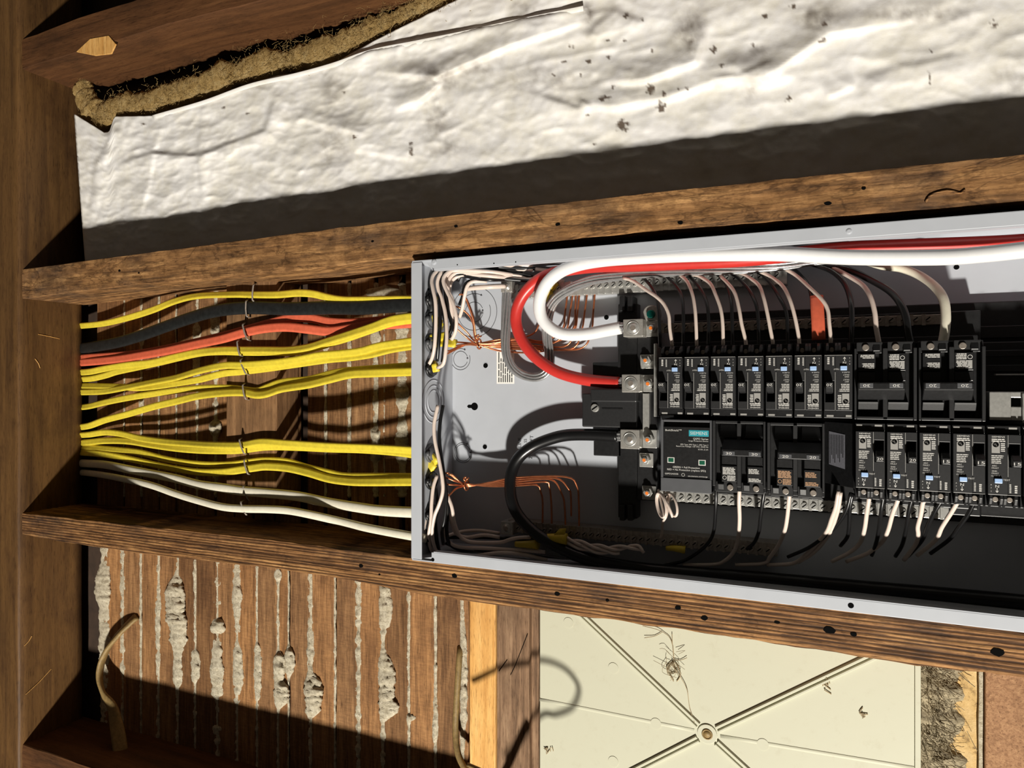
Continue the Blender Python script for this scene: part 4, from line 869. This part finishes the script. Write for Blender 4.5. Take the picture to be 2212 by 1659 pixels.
STP = [((547, 615), (545, 650), 'top yellow cable', -56), ((531, 650), (532, 684), 'wide black cable', -53), ((524, 700), (533, 734), 'orange cables', -52), ((512, 737), (517, 768), 'yellow pair just below the orange cables', -54), ((519, 777), (530, 808), 'second yellow pair', -58),
       ((524, 831), (529, 862), 'third yellow pair', -54), ((517, 949), (526, 980), 'fourth yellow pair', -54), ((527, 993), (534, 1024), 'lowest yellow pair', -54), ((525, 1050), (535, 1080), 'thicker white cable', -45), ((520, 1084), (530, 1112), 'thinner white cable', -30)]
for (x0, y0), (x1, y1), nm, w in STP:
    m = M(); A = [PX(x0+6, y0-3, -69), PX(x0+1, y0, w), PX(x0, y0+2, w+0.8), PX((x0+x1)/2-1, (y0+y1)/2, w+1.2), PX(x1, y1-2, w+0.8), PX(x1+2, y1, w), PX(x1+9, y1+2, -69)]
    for i in range(len(A)-1): m.tube([A[i], A[i+1]], (1.5, 0.8), 6, 20, flat=(1, 0, 0))
    solo(m, 'cable_staple', 'staple', 'galvanised staple pinning the '+nm+' to the wooden block', 'staple', 'cable staples', bev=0.2)
# ------------------------------------------------------------------ heavy conductors
def wire(name, mat, pts, r, label, group=None, n=10, step=4, cat='wire'):
    return solo(M().tube([PX(*p) for p in pts], r, n, step), name, mat, label, cat, group, smooth=True)
fc_w = wire('feeder_cable', 'white_ins', [(1341, 708, -72), (1336, 709, -72), (1309, 714, -71), (1264, 722, -69), (1219, 722, -66), (1192, 711, -63), (1172, 690, -60), (1165, 664, -56), (1169, 637, -52), (1185, 608, -47), (1214, 585, -42), (1253, 571, -38), (1298, 563, -35), (1353, 558, -32), (1466, 552, -28), (1580, 549, -25), (1694, 549, -23), (1840, 556, -21), (2024, 556, -18), (2120, 550, -16), (2212, 540, -14), (2330, 526, -12)], 7.4, 'thick white feeder cable looping from its lug along the upper wall', 'thick feeder cables', 20, 5, 'cable')
fc_r = wire('feeder_cable', 'red_ins', [(1338, 827, -72), (1333, 827, -72), (1309, 825, -72), (1264, 820, -72), (1219, 809, -72), (1185, 793, -72), (1151, 766, -71), (1126, 732, -70), (1115, 698, -69), (1117, 667, -67), (1131, 637, -65), (1156, 610, -63), (1182, 595, -60), (1215, 585, -56), (1285, 576, -53), (1375, 573, -50), (1466, 569, -48), (1556, 565, -46), (1647, 558, -45), (1740, 546, -46), (1830, 537, -48), (1900, 534, -48), (2024, 530, -46), (2140, 526, -42), (2212, 522, -40), (2330, 514, -40)], 7.1, 'thick red feeder cable looping under the white one to the middle lug', 'thick feeder cables', 20, 5, 'cable')
fc_k = wire('feeder_cable', 'black_ins', [(1335, 942, -72), (1330, 942, -72), (1275, 939, -72), (1226, 940, -72), (1190, 948, -71), (1153, 963, -70), (1124, 985, -68), (1107, 1014, -65), (1102, 1051, -60), (1107, 1087.5, -55), (1124, 1119, -52), (1153, 1148.5, -52), (1190, 1173, -54), (1238, 1197, -58), (1287, 1212, -61), (1336, 1221, -64), (1400, 1230, -66), (1500, 1238, -68), (1650, 1250, -70), (1850, 1268, -72), (2100, 1290, -72), (2300, 1310, -72)], 7.2, 'thick black feeder cable looping from its lug down to the lower wall', 'thick feeder cables', 20, 5, 'cable')
# stripped strand ends at the lugs
for x, y, ob in ((1339, 708, fc_w), (1336, 827, fc_r), (1333, 942, fc_k)):
    A = Vector(PX(x-4, y, -72)); m = M()
    for k in range(8):
        a = 2*math.pi*k/7; d = Vector((0, 4.4*math.cos(a), 4.4*math.sin(a))) if k < 7 else Vector((0, 0, 0))
        m.tube([A+d, A+d+Vector((12, 0, 0))], 1.9, 7, 6)
    part(m, 'bare_end', 'strand', ob, True)
solo(M().tube([PX(1176, 650, -84), PX(1186, 634, -80), PX(1196, 622, -80), PX(1204, 614, -82)], (4.5, 2.4), 12, 3, flat=(1, 1, 0), sq=2.6), 'cable_stub', 'yellow', 'short yellow cable stub showing behind the bare stranded conductor', 'cable', smooth=True)
gpath = [(1095, 626, -78), (1094, 660, -77), (1093, 700, -77), (1092, 745, -78), (1097, 775, -80), (1110, 797, -83), (1132, 811, -87), (1158, 815, -89), (1178, 806, -89), (1187, 788, -88), (1186, 760, -87), (1182, 730, -86), (1182, 700, -82), (1188, 670, -76), (1200, 648, -70), (1219, 632, -66), (1249, 616, -63), (1290, 603, -61), (1360, 593, -59), (1440, 587, -58), (1530, 582, -57), (1620, 578, -58), (1690, 572, -60), (1750, 562, -64), (1840, 552, -68)]
C = spline([PX(*p) for p in gpath], 4.0)
gd = thing('ground_conductor', 'bare stranded aluminium conductor looping from the upper bar lug past the red cable', 'cable', tuple(C[0]))
for k in range(9):
    P = []; Np = None
    for i in range(len(C)):
        t = (C[min(i+1, len(C)-1)]-C[max(i-1, 0)]).normalized()
        if Np is None: Np = (Vector((0, 0, 1))-t*t.z).normalized()
        Np = (Np-t*t.dot(Np)).normalized(); Bn = t.cross(Np)
        a = 2*math.pi*k/8+i*0.045 if k < 8 else 0; rad = (3.9+0.8*nz(i*0.05, k*3.1)) if k < 8 else 0
        P.append(C[i]+Np*rad*0.8*math.cos(a)+Bn*rad*1.25*math.sin(a))
    part(M().tube(P, 1.55, 7, 50), 'strand', 'strand', gd, True)
# ------------------------------------------------------------------ branch wires, upper row
def zc(ox, oy, sc): return lambda x, y: (ox+x/sc, oy+y/sc)
A1 = zc(1240, 540, 4.424); A2 = zc(1720, 540, 4.4248)
def depth_upper(y):                           # wires leave the bundle by the wall, arch outwards, drop to the terminals
    return interp([(560, -76), (590, -66), (610, -50), (645, -32), (690, -24), (720, -22), (750, -20)], y)
UPW = [('white', A1, [(470, 270), (560, 295), (700, 390), (790, 450), (860, 520), (905, 620), (915, 750), (935, 890), (938, 930)], 'first single breaker'), ('white', A1, [(940, 215), (1010, 240), (1080, 300), (1130, 420), (1155, 560), (1165, 700), (1172, 890), (1172, 930)], 'second single breaker'),
       ('white', A1, [(1100, 225), (1200, 255), (1300, 320), (1350, 420), (1400, 560), (1420, 700), (1425, 880), (1425, 930)], 'third single breaker'), ('white', A1, [(1400, 250), (1480, 330), (1540, 420), (1580, 580), (1600, 700), (1640, 870), (1642, 930)], 'fourth single breaker'),
       ('white', A1, [(1520, 200), (1630, 240), (1760, 330), (1810, 450), (1850, 620), (1880, 780), (1900, 880), (1900, 930)], 'fifth single breaker'), ('white', A1, [(1760, 200), (1870, 250), (1990, 340), (2060, 470), (2110, 640), (2150, 850), (2152, 930)], 'sixth single breaker'),
       ('white', A2, [(-130, 170), (0, 245), (150, 380), (250, 480), (300, 570), (315, 700), (330, 850), (330, 900)], 'seventh single breaker'),
       ('black', A1, [(560, 210), (640, 250), (730, 340), (780, 430), (805, 560), (815, 700), (820, 850), (822, 930)], 'first single breaker'), ('black', A1, [(800, 210), (880, 250), (980, 350), (1030, 450), (1045, 640), (1045, 850), (1045, 930)], 'second single breaker'),
       ('black', A1, [(1020, 210), (1100, 250), (1200, 360), (1260, 480), (1285, 640), (1285, 850), (1285, 930)], 'third single breaker'), ('black', A1, [(1310, 200), (1390, 250), (1460, 340), (1500, 480), (1510, 640), (1515, 870), (1515, 930)], 'fourth single breaker'),
       ('black', A1, [(1450, 200), (1545, 250), (1650, 350), (1720, 470), (1755, 600), (1765, 850), (1767, 930)], 'fifth single breaker'), ('black', A1, [(1690, 190), (1790, 230), (1880, 320), (1960, 450), (2030, 600), (2040, 850), (2042, 930)], 'sixth single breaker'),
       ('black', A2, [(-150, 130), (-40, 170), (40, 235), (110, 330), (150, 470), (160, 640), (170, 850), (172, 920)], 'seventh single breaker')]
for c_, f, pts, nm in UPW:
    P = [f(*p) for p in pts]
    wire('branch_wire', 'pinkwhite' if c_ == 'white' else 'black_ins', [(x, y, depth_upper(y)+(2 if c_ == 'white' else -5)) for x, y in P], 1.85, '%s branch wire arching into the %s of the upper row' % ('off-white' if c_ == 'white' else 'black', nm), 'branch wires of the upper breakers')
XW = [('black_ins', [(60, 110), (200, 150), (330, 200), (430, 280), (490, 380), (525, 520), (530, 700), (525, 850), (525, 920)], 2.6, 'black wire arching into the double breaker next to the seventh single breaker', 'u'),
      ('pinkwhite', [(250, 120), (380, 185), (520, 260), (640, 340), (710, 450), (750, 600), (765, 750), (790, 890), (790, 930)], 2.3, 'off-white wire arching into the double breaker next to the seventh single breaker', 'u'), ('black_ins', [(150, 90), (320, 150), (500, 190), (700, 280), (900, 400), (1000, 520), (1050, 650), (1070, 800), (1090, 890), (1090, 930)], 3.4, 'thick black wire arching to the last double breaker of the upper row', 'u'),
      ('cream', [(600, 80), (820, 150), (1000, 175), (1180, 245), (1330, 355), (1410, 480), (1430, 640), (1420, 780), (1400, 890), (1400, 930)], 4.2, 'thick cream wire arching to the last double breaker of the upper row', 'u')]
for mt, pts, r, lb, _ in XW:
    P = [A2(*p) for p in pts]; wire('branch_wire', mt, [(x, y, depth_upper(y)) for x, y in P], r, lb, 'branch wires of the upper breakers')
m = M(); P = [A2(195, 440), A2(200, 560), A2(208, 700), A2(215, 860)]
m.tube([PX(x, y, depth_upper(y)-2) for x, y in P], (6.2, 1.6), 10, 4, flat=(1, 0, 0), sq=4)
solo(m, 'orange_sleeve', 'orange', 'flat orange sleeve hanging over the seventh single breaker of the upper row', 'sleeve', smooth=True)
# ------------------------------------------------------------------ branch wires, lower row
B1 = zc(1340, 880, 4.424); B2 = zc(1760, 880, 4.878)
def depth_lower(y): return interp([(1030, -18), (1070, -20), (1100, -26), (1140, -42), (1170, -60), (1200, -74), (1230, -84), (1260, -86)], y)
LOW = [('k', B1, [(915, 690), (915, 850), (910, 1000), (895, 1170), (850, 1280), (750, 1380), (600, 1470), (420, 1510)], 'black wire curving down between the surge protector and the 30 double breaker'), ('w', B1, [(1142, 700), (1140, 760), (1135, 900), (1140, 1050), (1135, 1170), (1120, 1290), (1070, 1400), (990, 1470), (900, 1500), (600, 1505)], 'off-white wire dropping from the middle of the 30 double breaker'),
       ('k', B1, [(1382, 700), (1378, 780), (1360, 900), (1340, 1050), (1325, 1180), (1280, 1290), (1210, 1355)], 'black wire dropping between the two double breakers of the lower row'), ('w', B1, [(1625, 740), (1620, 800), (1610, 900), (1595, 1050), (1570, 1180), (1510, 1320), (1430, 1430), (1370, 1490), (1100, 1505)], 'off-white wire dropping from the 20 double breaker of the lower row'),
       ('w', B1, [(2085, 800), (2060, 950), (2020, 1060), (1975, 1180), (1880, 1300), (1780, 1400), (1650, 1490), (1400, 1505)], 'off-white wire slanting down beside the first single breaker of the lower row'), ('w', B1, [(2105, 810), (2085, 950), (2055, 1060), (2010, 1180), (1930, 1300), (1830, 1400), (1700, 1480)], 'second off-white wire slanting down beside the first single breaker of the lower row'),
       ('k', B1, [(2205, 820), (2160, 980), (2070, 1120), (1970, 1220), (1800, 1340), (1600, 1430)], 'black wire slanting down from the first single breaker of the lower row'), ('k', B2, [(400, 910), (372, 1050), (360, 1270), (340, 1370), (270, 1460)], 'short shiny black wire dropping from the first single breaker of the lower row'),
       ('w', B2, [(578, 900), (572, 960), (550, 1100), (525, 1280), (480, 1420), (380, 1520), (180, 1625)], 'off-white wire dropping from the first single breaker of the lower row'), ('k', B2, [(728, 920), (715, 1000), (700, 1100), (670, 1320), (640, 1450), (600, 1560)], 'black wire dropping from the second single breaker of the lower row'),
       ('w', B2, [(885, 920), (870, 990), (820, 1120), (770, 1300), (700, 1430), (550, 1540), (330, 1625)], 'off-white wire dropping from the second single breaker of the lower row'), ('k', B2, [(1038, 920), (1015, 1000), (990, 1100), (965, 1270), (920, 1450), (850, 1570)], 'black wire dropping from the third single breaker of the lower row'),
       ('w', B2, [(1190, 920), (1165, 970), (1140, 1000), (1118, 1130), (1085, 1260), (1090, 1340), (1060, 1450), (940, 1610)], 'kinked off-white wire dropping from the third single breaker of the lower row'), ('k', B2, [(1360, 930), (1330, 990), (1270, 1090), (1190, 1250), (1130, 1400), (980, 1570)], 'black wire dropping from the fourth single breaker of the lower row'),
       ('w', B2, [(1520, 960), (1490, 1020), (1430, 1120), (1340, 1260), (1270, 1400), (1080, 1560)], 'off-white wire dropping from the fourth single breaker of the lower row'), ('k', B2, [(1710, 940), (1680, 1000), (1620, 1120), (1520, 1260), (1420, 1390), (1220, 1540)], 'black wire dropping from the fifth single breaker of the lower row')]
for c_, f, pts, lb in LOW:
    P = [f(*p) for p in pts]
    wire('branch_wire', 'pinkwhite' if c_ == 'w' else 'black_ins', [(x, y, depth_lower(y)) for x, y in P], 2.05 if c_ == 'w' else 1.9, lb, 'branch wires of the lower breakers')
# coiled pigtail
m = M(); pts = [PX(1422, 1058, -58)]
for i in range(70):
    t = i/69.0; a = -2*math.pi*3.5*t-1.2; cx = 1427+7*t+(20 if t > 0.5 else 0)*min(1, (t-0.5)*9 if t > 0.5 else 0)
    pts.append(PX(cx+9*math.cos(a)-5*math.sin(a), 1091-27*math.sin(a)*(1-0.12*t), -46+7*math.cos(a+0.6)))
pts += [PX(1440, 1112, -44), PX(1432, 1128, -50), PX(1430, 1150, -70), PX(1427, 1162, -76)]
solo(m.tube(pts, 1.45, 8, 3), 'coiled_wire', 'pinkwhite', 'short off-white pigtail wire wound into a coil under the surge protector', 'wire', smooth=True)
# ------------------------------------------------------------------ wire bundle along the end wall
D5 = zc(880, 540, 4.424); D6 = zc(860, 880, 4.096)
BW = [('w', D5, [(425, 855, -30), (462, 770, -24), (467, 650, -20), (440, 520, -20), (390, 420, -22), (350, 330, -24), (345, 270, -26), (390, 215, -30), (470, 195, -36), (650, 200, -42), (850, 215, -46), (1050, 245, -50), (1250, 280, -54), (1500, 300, -58)], 'foremost off-white wire bending from the end wall along the upper wall'),
      ('w', D5, [(205, 1095, -30), (240, 1020, -24), (262, 900, -20), (272, 700, -18), (268, 500, -18), (245, 380, -20), (232, 290, -24), (262, 222, -30), (330, 185, -40), (500, 160, -52), (800, 150, -62), (1200, 150, -68)], 'off-white wire nearest the end wall, rising from the third yellow pair'),
      ('w', D5, [(290, 1125, -30), (345, 1085, -25), (368, 950, -22), (376, 800, -22), (365, 620, -24), (330, 470, -26), (296, 380, -27), (288, 300, -28), (320, 222, -32), (380, 180, -42), (600, 165, -54), (900, 175, -62), (1200, 190, -66)], 'off-white wire rising beside the one nearest the end wall'),
      ('w', D5, [(410, 800, -40), (425, 650, -36), (410, 480, -34), (388, 380, -34), (392, 300, -35), (430, 240, -38), (510, 215, -42), (700, 225, -46), (900, 245, -50), (1100, 262, -54), (1300, 290, -60)], 'off-white wire behind the foremost one in the bend of the bundle'),
      ('w', D5, [(430, 700, -46), (420, 560, -42), (400, 440, -40), (410, 330, -40), (460, 265, -42), (560, 235, -44), (800, 250, -48), (1000, 270, -52), (1200, 290, -58)], 'off-white wire low in the bundle along the upper wall'),
      ('w', D5, [(820, 130, -30), (950, 145, -34), (1100, 165, -38), (1290, 188, -44), (1500, 200, -52)], 'off-white wire highest in the bundle, just under the flange'),
      ('w', D5, [(500, 640, -60), (525, 560, -52), (545, 450, -46), (570, 350, -44), (610, 308, -46), (680, 298, -50), (760, 300, -56)], 'short off-white wire hooked near the large knockout rings'),
      ('w', D5, [(555, 372, -60), (640, 362, -56), (780, 352, -56), (890, 346, -58), (930, 345, -62)], 'thick off-white wire running straight into the lug of the upper bar'),
      ('k', D5, [(285, 1060, -32), (298, 900, -26), (312, 700, -24), (310, 500, -25), (300, 380, -28), (310, 260, -32), (370, 195, -40), (500, 178, -48), (800, 180, -56), (1100, 200, -62)], 'black wire between the two off-white wires nearest the end wall'),
      ('k', D5, [(335, 1070, -32), (352, 920, -28), (370, 760, -27), (345, 600, -28), (325, 480, -30), (325, 340, -32), (365, 235, -35), (470, 180, -40), (700, 192, -46), (1000, 225, -52), (1200, 255, -58)], 'black wire curving up through the middle of the bundle'),
      ('k', D5, [(415, 870, -34), (402, 800, -32), (432, 740, -32), (405, 640, -33), (372, 480, -34), (362, 350, -35), (400, 255, -38), (520, 235, -43), (700, 260, -48), (900, 275, -52), (1200, 300, -60)], 'black wire under the foremost off-white wire in the bundle bend'),
      ('k', D5, [(230, 560, -44), (205, 460, -40), (208, 340, -36), (222, 240, -38), (270, 205, -44), (400, 165, -56)], 'black wire curling tight against the end wall corner'),
      ('k', D5, [(480, 300, -46), (520, 240, -46), (640, 270, -48), (800, 285, -50), (1000, 285, -52), (1200, 300, -58)], 'black wire lowest in the bundle along the upper wall'),
      ('k', D5, [(500, 520, -58), (530, 440, -52), (545, 350, -50), (590, 300, -54), (700, 290, -60)], 'short black wire beside the hooked off-white wire'),
      ('k', D5, [(600, 160, -44), (900, 165, -50), (1200, 180, -56), (1500, 190, -62)], 'black wire high in the bundle under the flange'),
      ('k', D5, [(900, 150, -58), (1200, 130, -62), (1500, 120, -66), (2000, 100, -70)], 'black wire behind the bundle against the upper wall'),
      ('w', D5, [(455, 640, -40), (448, 560, -36), (420, 450, -34), (372, 370, -33), (360, 300, -34), (395, 238, -37), (480, 212, -42), (700, 212, -48), (950, 235, -54), (1150, 262, -62)], 'off-white wire squeezed behind the foremost wire of the bundle'),
      ('k', D5, [(455, 800, -44), (448, 700, -40), (425, 590, -38), (392, 470, -38), (372, 360, -39), (400, 280, -41), (470, 250, -44), (600, 255, -50)], 'black wire squeezed behind the foremost off-white wire'),
      ('k', D5, [(250, 980, -38), (252, 820, -32), (258, 640, -30), (250, 470, -30), (228, 360, -32), (240, 260, -36), (300, 205, -44)], 'black wire hugging the end wall behind its nearest off-white wire'),
      ('w', D6, [(352, -20, -22), (330, 80, -20), (318, 160, -19), (325, 290, -18), (365, 480, -18), (392, 640, -18), (394, 750, -19), (362, 860, -20), (322, 960, -22), (302, 1080, -24), (312, 1200, -28), (350, 1290, -36), (420, 1340, -50)], 'longest off-white wire falling along the end wall into the lower corner'),
      ('w', D6, [(345, 600, -30), (312, 700, -26), (296, 850, -24), (290, 1000, -24), (272, 1130, -26), (285, 1240, -32), (330, 1320, -46)], 'off-white wire crossing the longest one low on the end wall'),
      ('w', D6, [(255, 950, -34), (230, 1050, -28), (207, 1160, -25), (207, 1230, -26), (235, 1310, -32), (300, 1360, -44)], 'off-white wire bowing closest to the lower corner of the end wall'),
      ('k', D6, [(398, -20, -28), (372, 130, -26), (366, 300, -25), (398, 550, -24), (426, 780, -25), (412, 980, -26), (388, 1100, -28), (400, 1210, -36)], 'longest black wire falling along the end wall'),
      ('k', D6, [(330, 700, -36), (345, 850, -32), (330, 1000, -30), (340, 1150, -32), (360, 1260, -40)], 'short black wire between the off-white wires in the lower corner'),
      ('k', D6, [(300, 720, -40), (275, 900, -34), (255, 1100, -32), (262, 1230, -36), (300, 1330, -46)], 'black wire behind the bowing off-white wire in the lower corner'),
      ('k', D6, [(420, 700, -40), (440, 900, -38), (430, 1100, -40), (480, 1230, -50), (700, 1290, -62), (1000, 1340, -68)], 'black wire turning from the end wall along the lower wall'),
      ('w', D6, [(430, 760, -36), (475, 880, -36), (498, 1020, -40), (540, 1130, -48), (600, 1178, -54), (700, 1195, -58), (900, 1195, -60), (1000, 1165, -60), (1090, 1152, -58), (1170, 1150, -58)], 'off-white wire sweeping to the wire nut beside the lower bar'),
      ('w', D6, [(425, 900, -42), (470, 1010, -46), (510, 1110, -54), (600, 1150, -62), (760, 1130, -66), (900, 1150, -70)], 'off-white wire sweeping to the lug of the lower bar'),
      ('w', D6, [(410, 1080, -40), (440, 1180, -46), (540, 1235, -52), (800, 1248, -56), (1050, 1262, -58), (1300, 1280, -60)], 'off-white wire running straight along the lower wall'),
      ('w', D6, [(480, 1330, -56), (600, 1322, -56), (720, 1308, -54), (860, 1290, -52), (1000, 1290, -52), (1150, 1312, -56), (1320, 1352, -62)], 'off-white wire humped over the others next to the lower flange'),
      ('w', D6, [(420, 1140, -52), (560, 1100, -70), (720, 1090, -78), (900, 1115, -84)], 'dim off-white wire deep behind the lower bundle'),
      ('k', D6, [(420, 1200, -56), (600, 1265, -62), (900, 1280, -66), (1300, 1320, -72), (1800, 1400, -80)], 'black wire running deep along the lower wall'),
      ('k', D6, [(440, 1150, -62), (700, 1150, -72), (1000, 1160, -76), (1300, 1180, -78)], 'black wire deep beside the lower bar')]
for c_, f, pts, lb in BW:
    P = []
    for x, y, w in pts: X, Y = f(x, y); P.append((X, Y, min(w, interp([(1040, 0), (1060, w), (1125, -80), (1300, -84)], X)) if Y < 625 and X > 1060 else w))
    thick = 3.1 if 'thick' in lb else 2.3
    wire('branch_wire', 'pinkwhite' if c_ == 'w' else 'black_ins', P, thick, lb, 'wires bundled along the end wall')
# wire nuts and twisted tails
for i, (pts, r0, lb) in enumerate(((((1040, 1210), (1240, 1215)), 5.4, 'yellow wire nut lying lower, next to the lower flange bundle'), (((1290, 1150), (1490, 1165)), 6.4, 'winged yellow wire nut lying on the lower bar'))):
    A, B = [Vector(PX(*D6(*p), -56+2*i)) for p in pts]
    m = M(); m.tube([A, A.lerp(B, 0.25), A.lerp(B, 0.7), B], r0, 14, 4, rfun=lambda t, p: 0.62+0.42*t)
    if i: 
        d = (B-A).normalized(); c0 = A.lerp(B, 0.72); m.add([c0+Vector((-8, 3, 0)), c0+Vector((6, 4, 0)), c0+Vector((8, 13, 1)), c0+Vector((0, 12, 1)), c0+Vector((-8, 3, 3)), c0+Vector((6, 4, 3)), c0+Vector((8, 13, 3)), c0+Vector((0, 12, 3))], [(0, 1, 2, 3), (4, 5, 6, 7), (0, 1, 5, 4), (1, 2, 6, 5), (2, 3, 7, 6), (3, 0, 4, 7)])
    solo(m, 'wire_nut', 'nut', lb, 'wire nut', 'yellow wire nuts', True)
q = PX(*B1(525, 1355), -70); solo(M().tube([(q[0]-10, q[1], -70), (q[0], q[1]+1, -69), (q[0]+11, q[1], -70)], 4.2, 12, 4, rfun=lambda t, p: 0.6+0.45*t), 'wire_nut', 'nut', 'small yellow wire nut under the coiled pigtail', 'wire nut', 'yellow wire nuts', True)
base1 = [D6(1480, 1160), D6(1600, 1195), D6(1750, 1230), D6(1900, 1245), D6(2050, 1235), D6(2140, 1245), D6(2170, 1285)]
base2 = [D6(1480, 1205), D6(1600, 1235), D6(1750, 1270), D6(1900, 1280), D6(1960, 1275)]
for base, tag_ in ((base1, 'longer'), (base2, 'shorter')):
    C2 = spline([PX(x, y, -58) for x, y in base], 3.0)
    for k in range(2):
        P = [p+Vector((0, 2.1*math.cos(i*0.42+k*math.pi), 2.1*math.sin(i*0.42+k*math.pi))) for i, p in enumerate(C2)]
        solo(M().tube(P, 1.8, 8, 50), 'twisted_wire', 'pinkwhite', '%s strand of the %s twisted pair leaving the wire nuts' % (('upper', 'lower')[k], tag_), 'wire', 'twisted wire tails', smooth=True)
# ------------------------------------------------------------------ bare copper grounds
def copper(pts, lb, grp): wire('copper_wire', 'copper', pts, 1.15, lb, grp, 7, 4)
G1 = 'copper grounds of the upper bundle'
TIE = (1035, 744)
outs = [(1175, 741, 1214, 712, 1228, 620, 'first'), (1190, 745, 1222, 716, 1240, 622, 'second'), (1205, 738, 1240, 708, 1245, 622, 'third'), (1218, 748, 1242, 712, 1253, 622, 'fourth'), (1232, 752, 1256, 714, 1270, 622, 'fifth'), (1250, 750, 1277, 714, 1286, 622, 'sixth')]
ins_ = [((978, 738), (1000, 740)), ((985, 695), (1006, 715)), ((1004, 640), (1022, 690)), ((970, 758), (1000, 746)), ((985, 710), (1012, 732)), ((975, 748), (1005, 744))]
for i in range(6):
    (x0, y0), (x1, y1) = ins_[i]; a, b, c2_, d, e, f, nm = outs[i]; o_ = (i-2.5)*1.6
    copper([(x0-12, y0-3, -42), (x0, y0, -50), (x1, y1, -62), (TIE[0], TIE[1]+o_*0.6, -76), (1080, 742+o_*2.2, -88), (1130, 742+o_*2.6, -93), (a, b+o_, -92), (c2_, d, -90), ((c2_+e)/2, (d+f)/2+6, -88), (e, f, -86)], '%s copper wire counted from the end wall, turning up into the upper terminal bar' % nm, G1)
copper([(962, 665, -40), (985, 662, -52), (1010, 678, -62), (1022, 700, -68), (1025, 725, -72), (1036, 744, -77), (1090, 752, -90), (1170, 758, -94)], 'copper wire arching over the large knockout rings into the upper bundle', G1)
copper([(1000, 632, -56), (1012, 655, -60), (1022, 685, -66), (1026, 720, -71), (1036, 742, -76), (1100, 735, -90), (1150, 722, -92), (1165, 700, -92)], 'copper wire dropping steeply to the tie of the upper bundle', G1)
copper([(955, 770, -44), (990, 752, -58), (1015, 742, -66), (1035, 746, -76), (1080, 758, -88), (1140, 762, -93), (1185, 757, -94)], 'copper wire rising from the third yellow pair into the upper bundle', G1)
def tie(x, y, w, lb):
    q = PX(x, y, w); m = M(); m.ring(q[0], q[1], w, 6.2, 1.2, 24, plane='u'); m.tube([(q[0], q[1]+5, w+3), (q[0]-2, q[1]+9, w+5), (q[0]+3, q[1]+11, w+7)], 1.2, 6, 3); m.tube([(q[0], q[1]+5, w+3), (q[0]+3, q[1]+8, w+6), (q[0]+6, q[1]+10, w+5)], 1.1, 6, 3)
    solo(m, 'copper_tie', 'copper', lb, 'wire tie', 'copper ties', True)
tie(TIE[0], TIE[1]-1, -74, 'twisted copper tie around the upper copper bundle')
G2 = 'copper grounds of the lower bundle'
fan = [((1160, 1048), (1168, 1063), (1172, 1100), 'innermost'), ((1178, 1041), (1186, 1049), (1192, 1130), 'second'), ((1190, 1036), (1214, 1068), (1222, 1130), 'third'), ((1200, 1033), (1228, 1056), (1234, 1085), 'fourth'), ((1222, 1030), (1246, 1050), (1251, 1128), 'outermost')]
st_in = [((960, 1030), (985, 1040)), ((968, 1022), (990, 1038)), ((963, 1046), (985, 1048)), ((970, 1070), (985, 1056)), ((976, 1025), (995, 1042))]
for i, (p1, p2, p3, nm) in enumerate(fan):
    o_ = (i-2)*1.5; (x0, y0), (x1, y1) = st_in[i]
    copper([(x0-8, y0, -30), (x0, y0, -34), (x1, y1, -42), (1008, 1048+o_, -60), (1060, 1046-o_*1.5, -66), (1120, 1040-o_*3.0, -68), (p1[0], p1[1], -68), (p2[0], p2[1], -72), ((p2[0]+p3[0])/2+2, (p2[1]+p3[1])/2, -76), (p3[0], p3[1]+30, -80)], '%s copper wire curling down to the lower terminal bar' % nm, G2)
tie(1008, 1048, -60, 'twisted copper tie around the lower copper bundle')
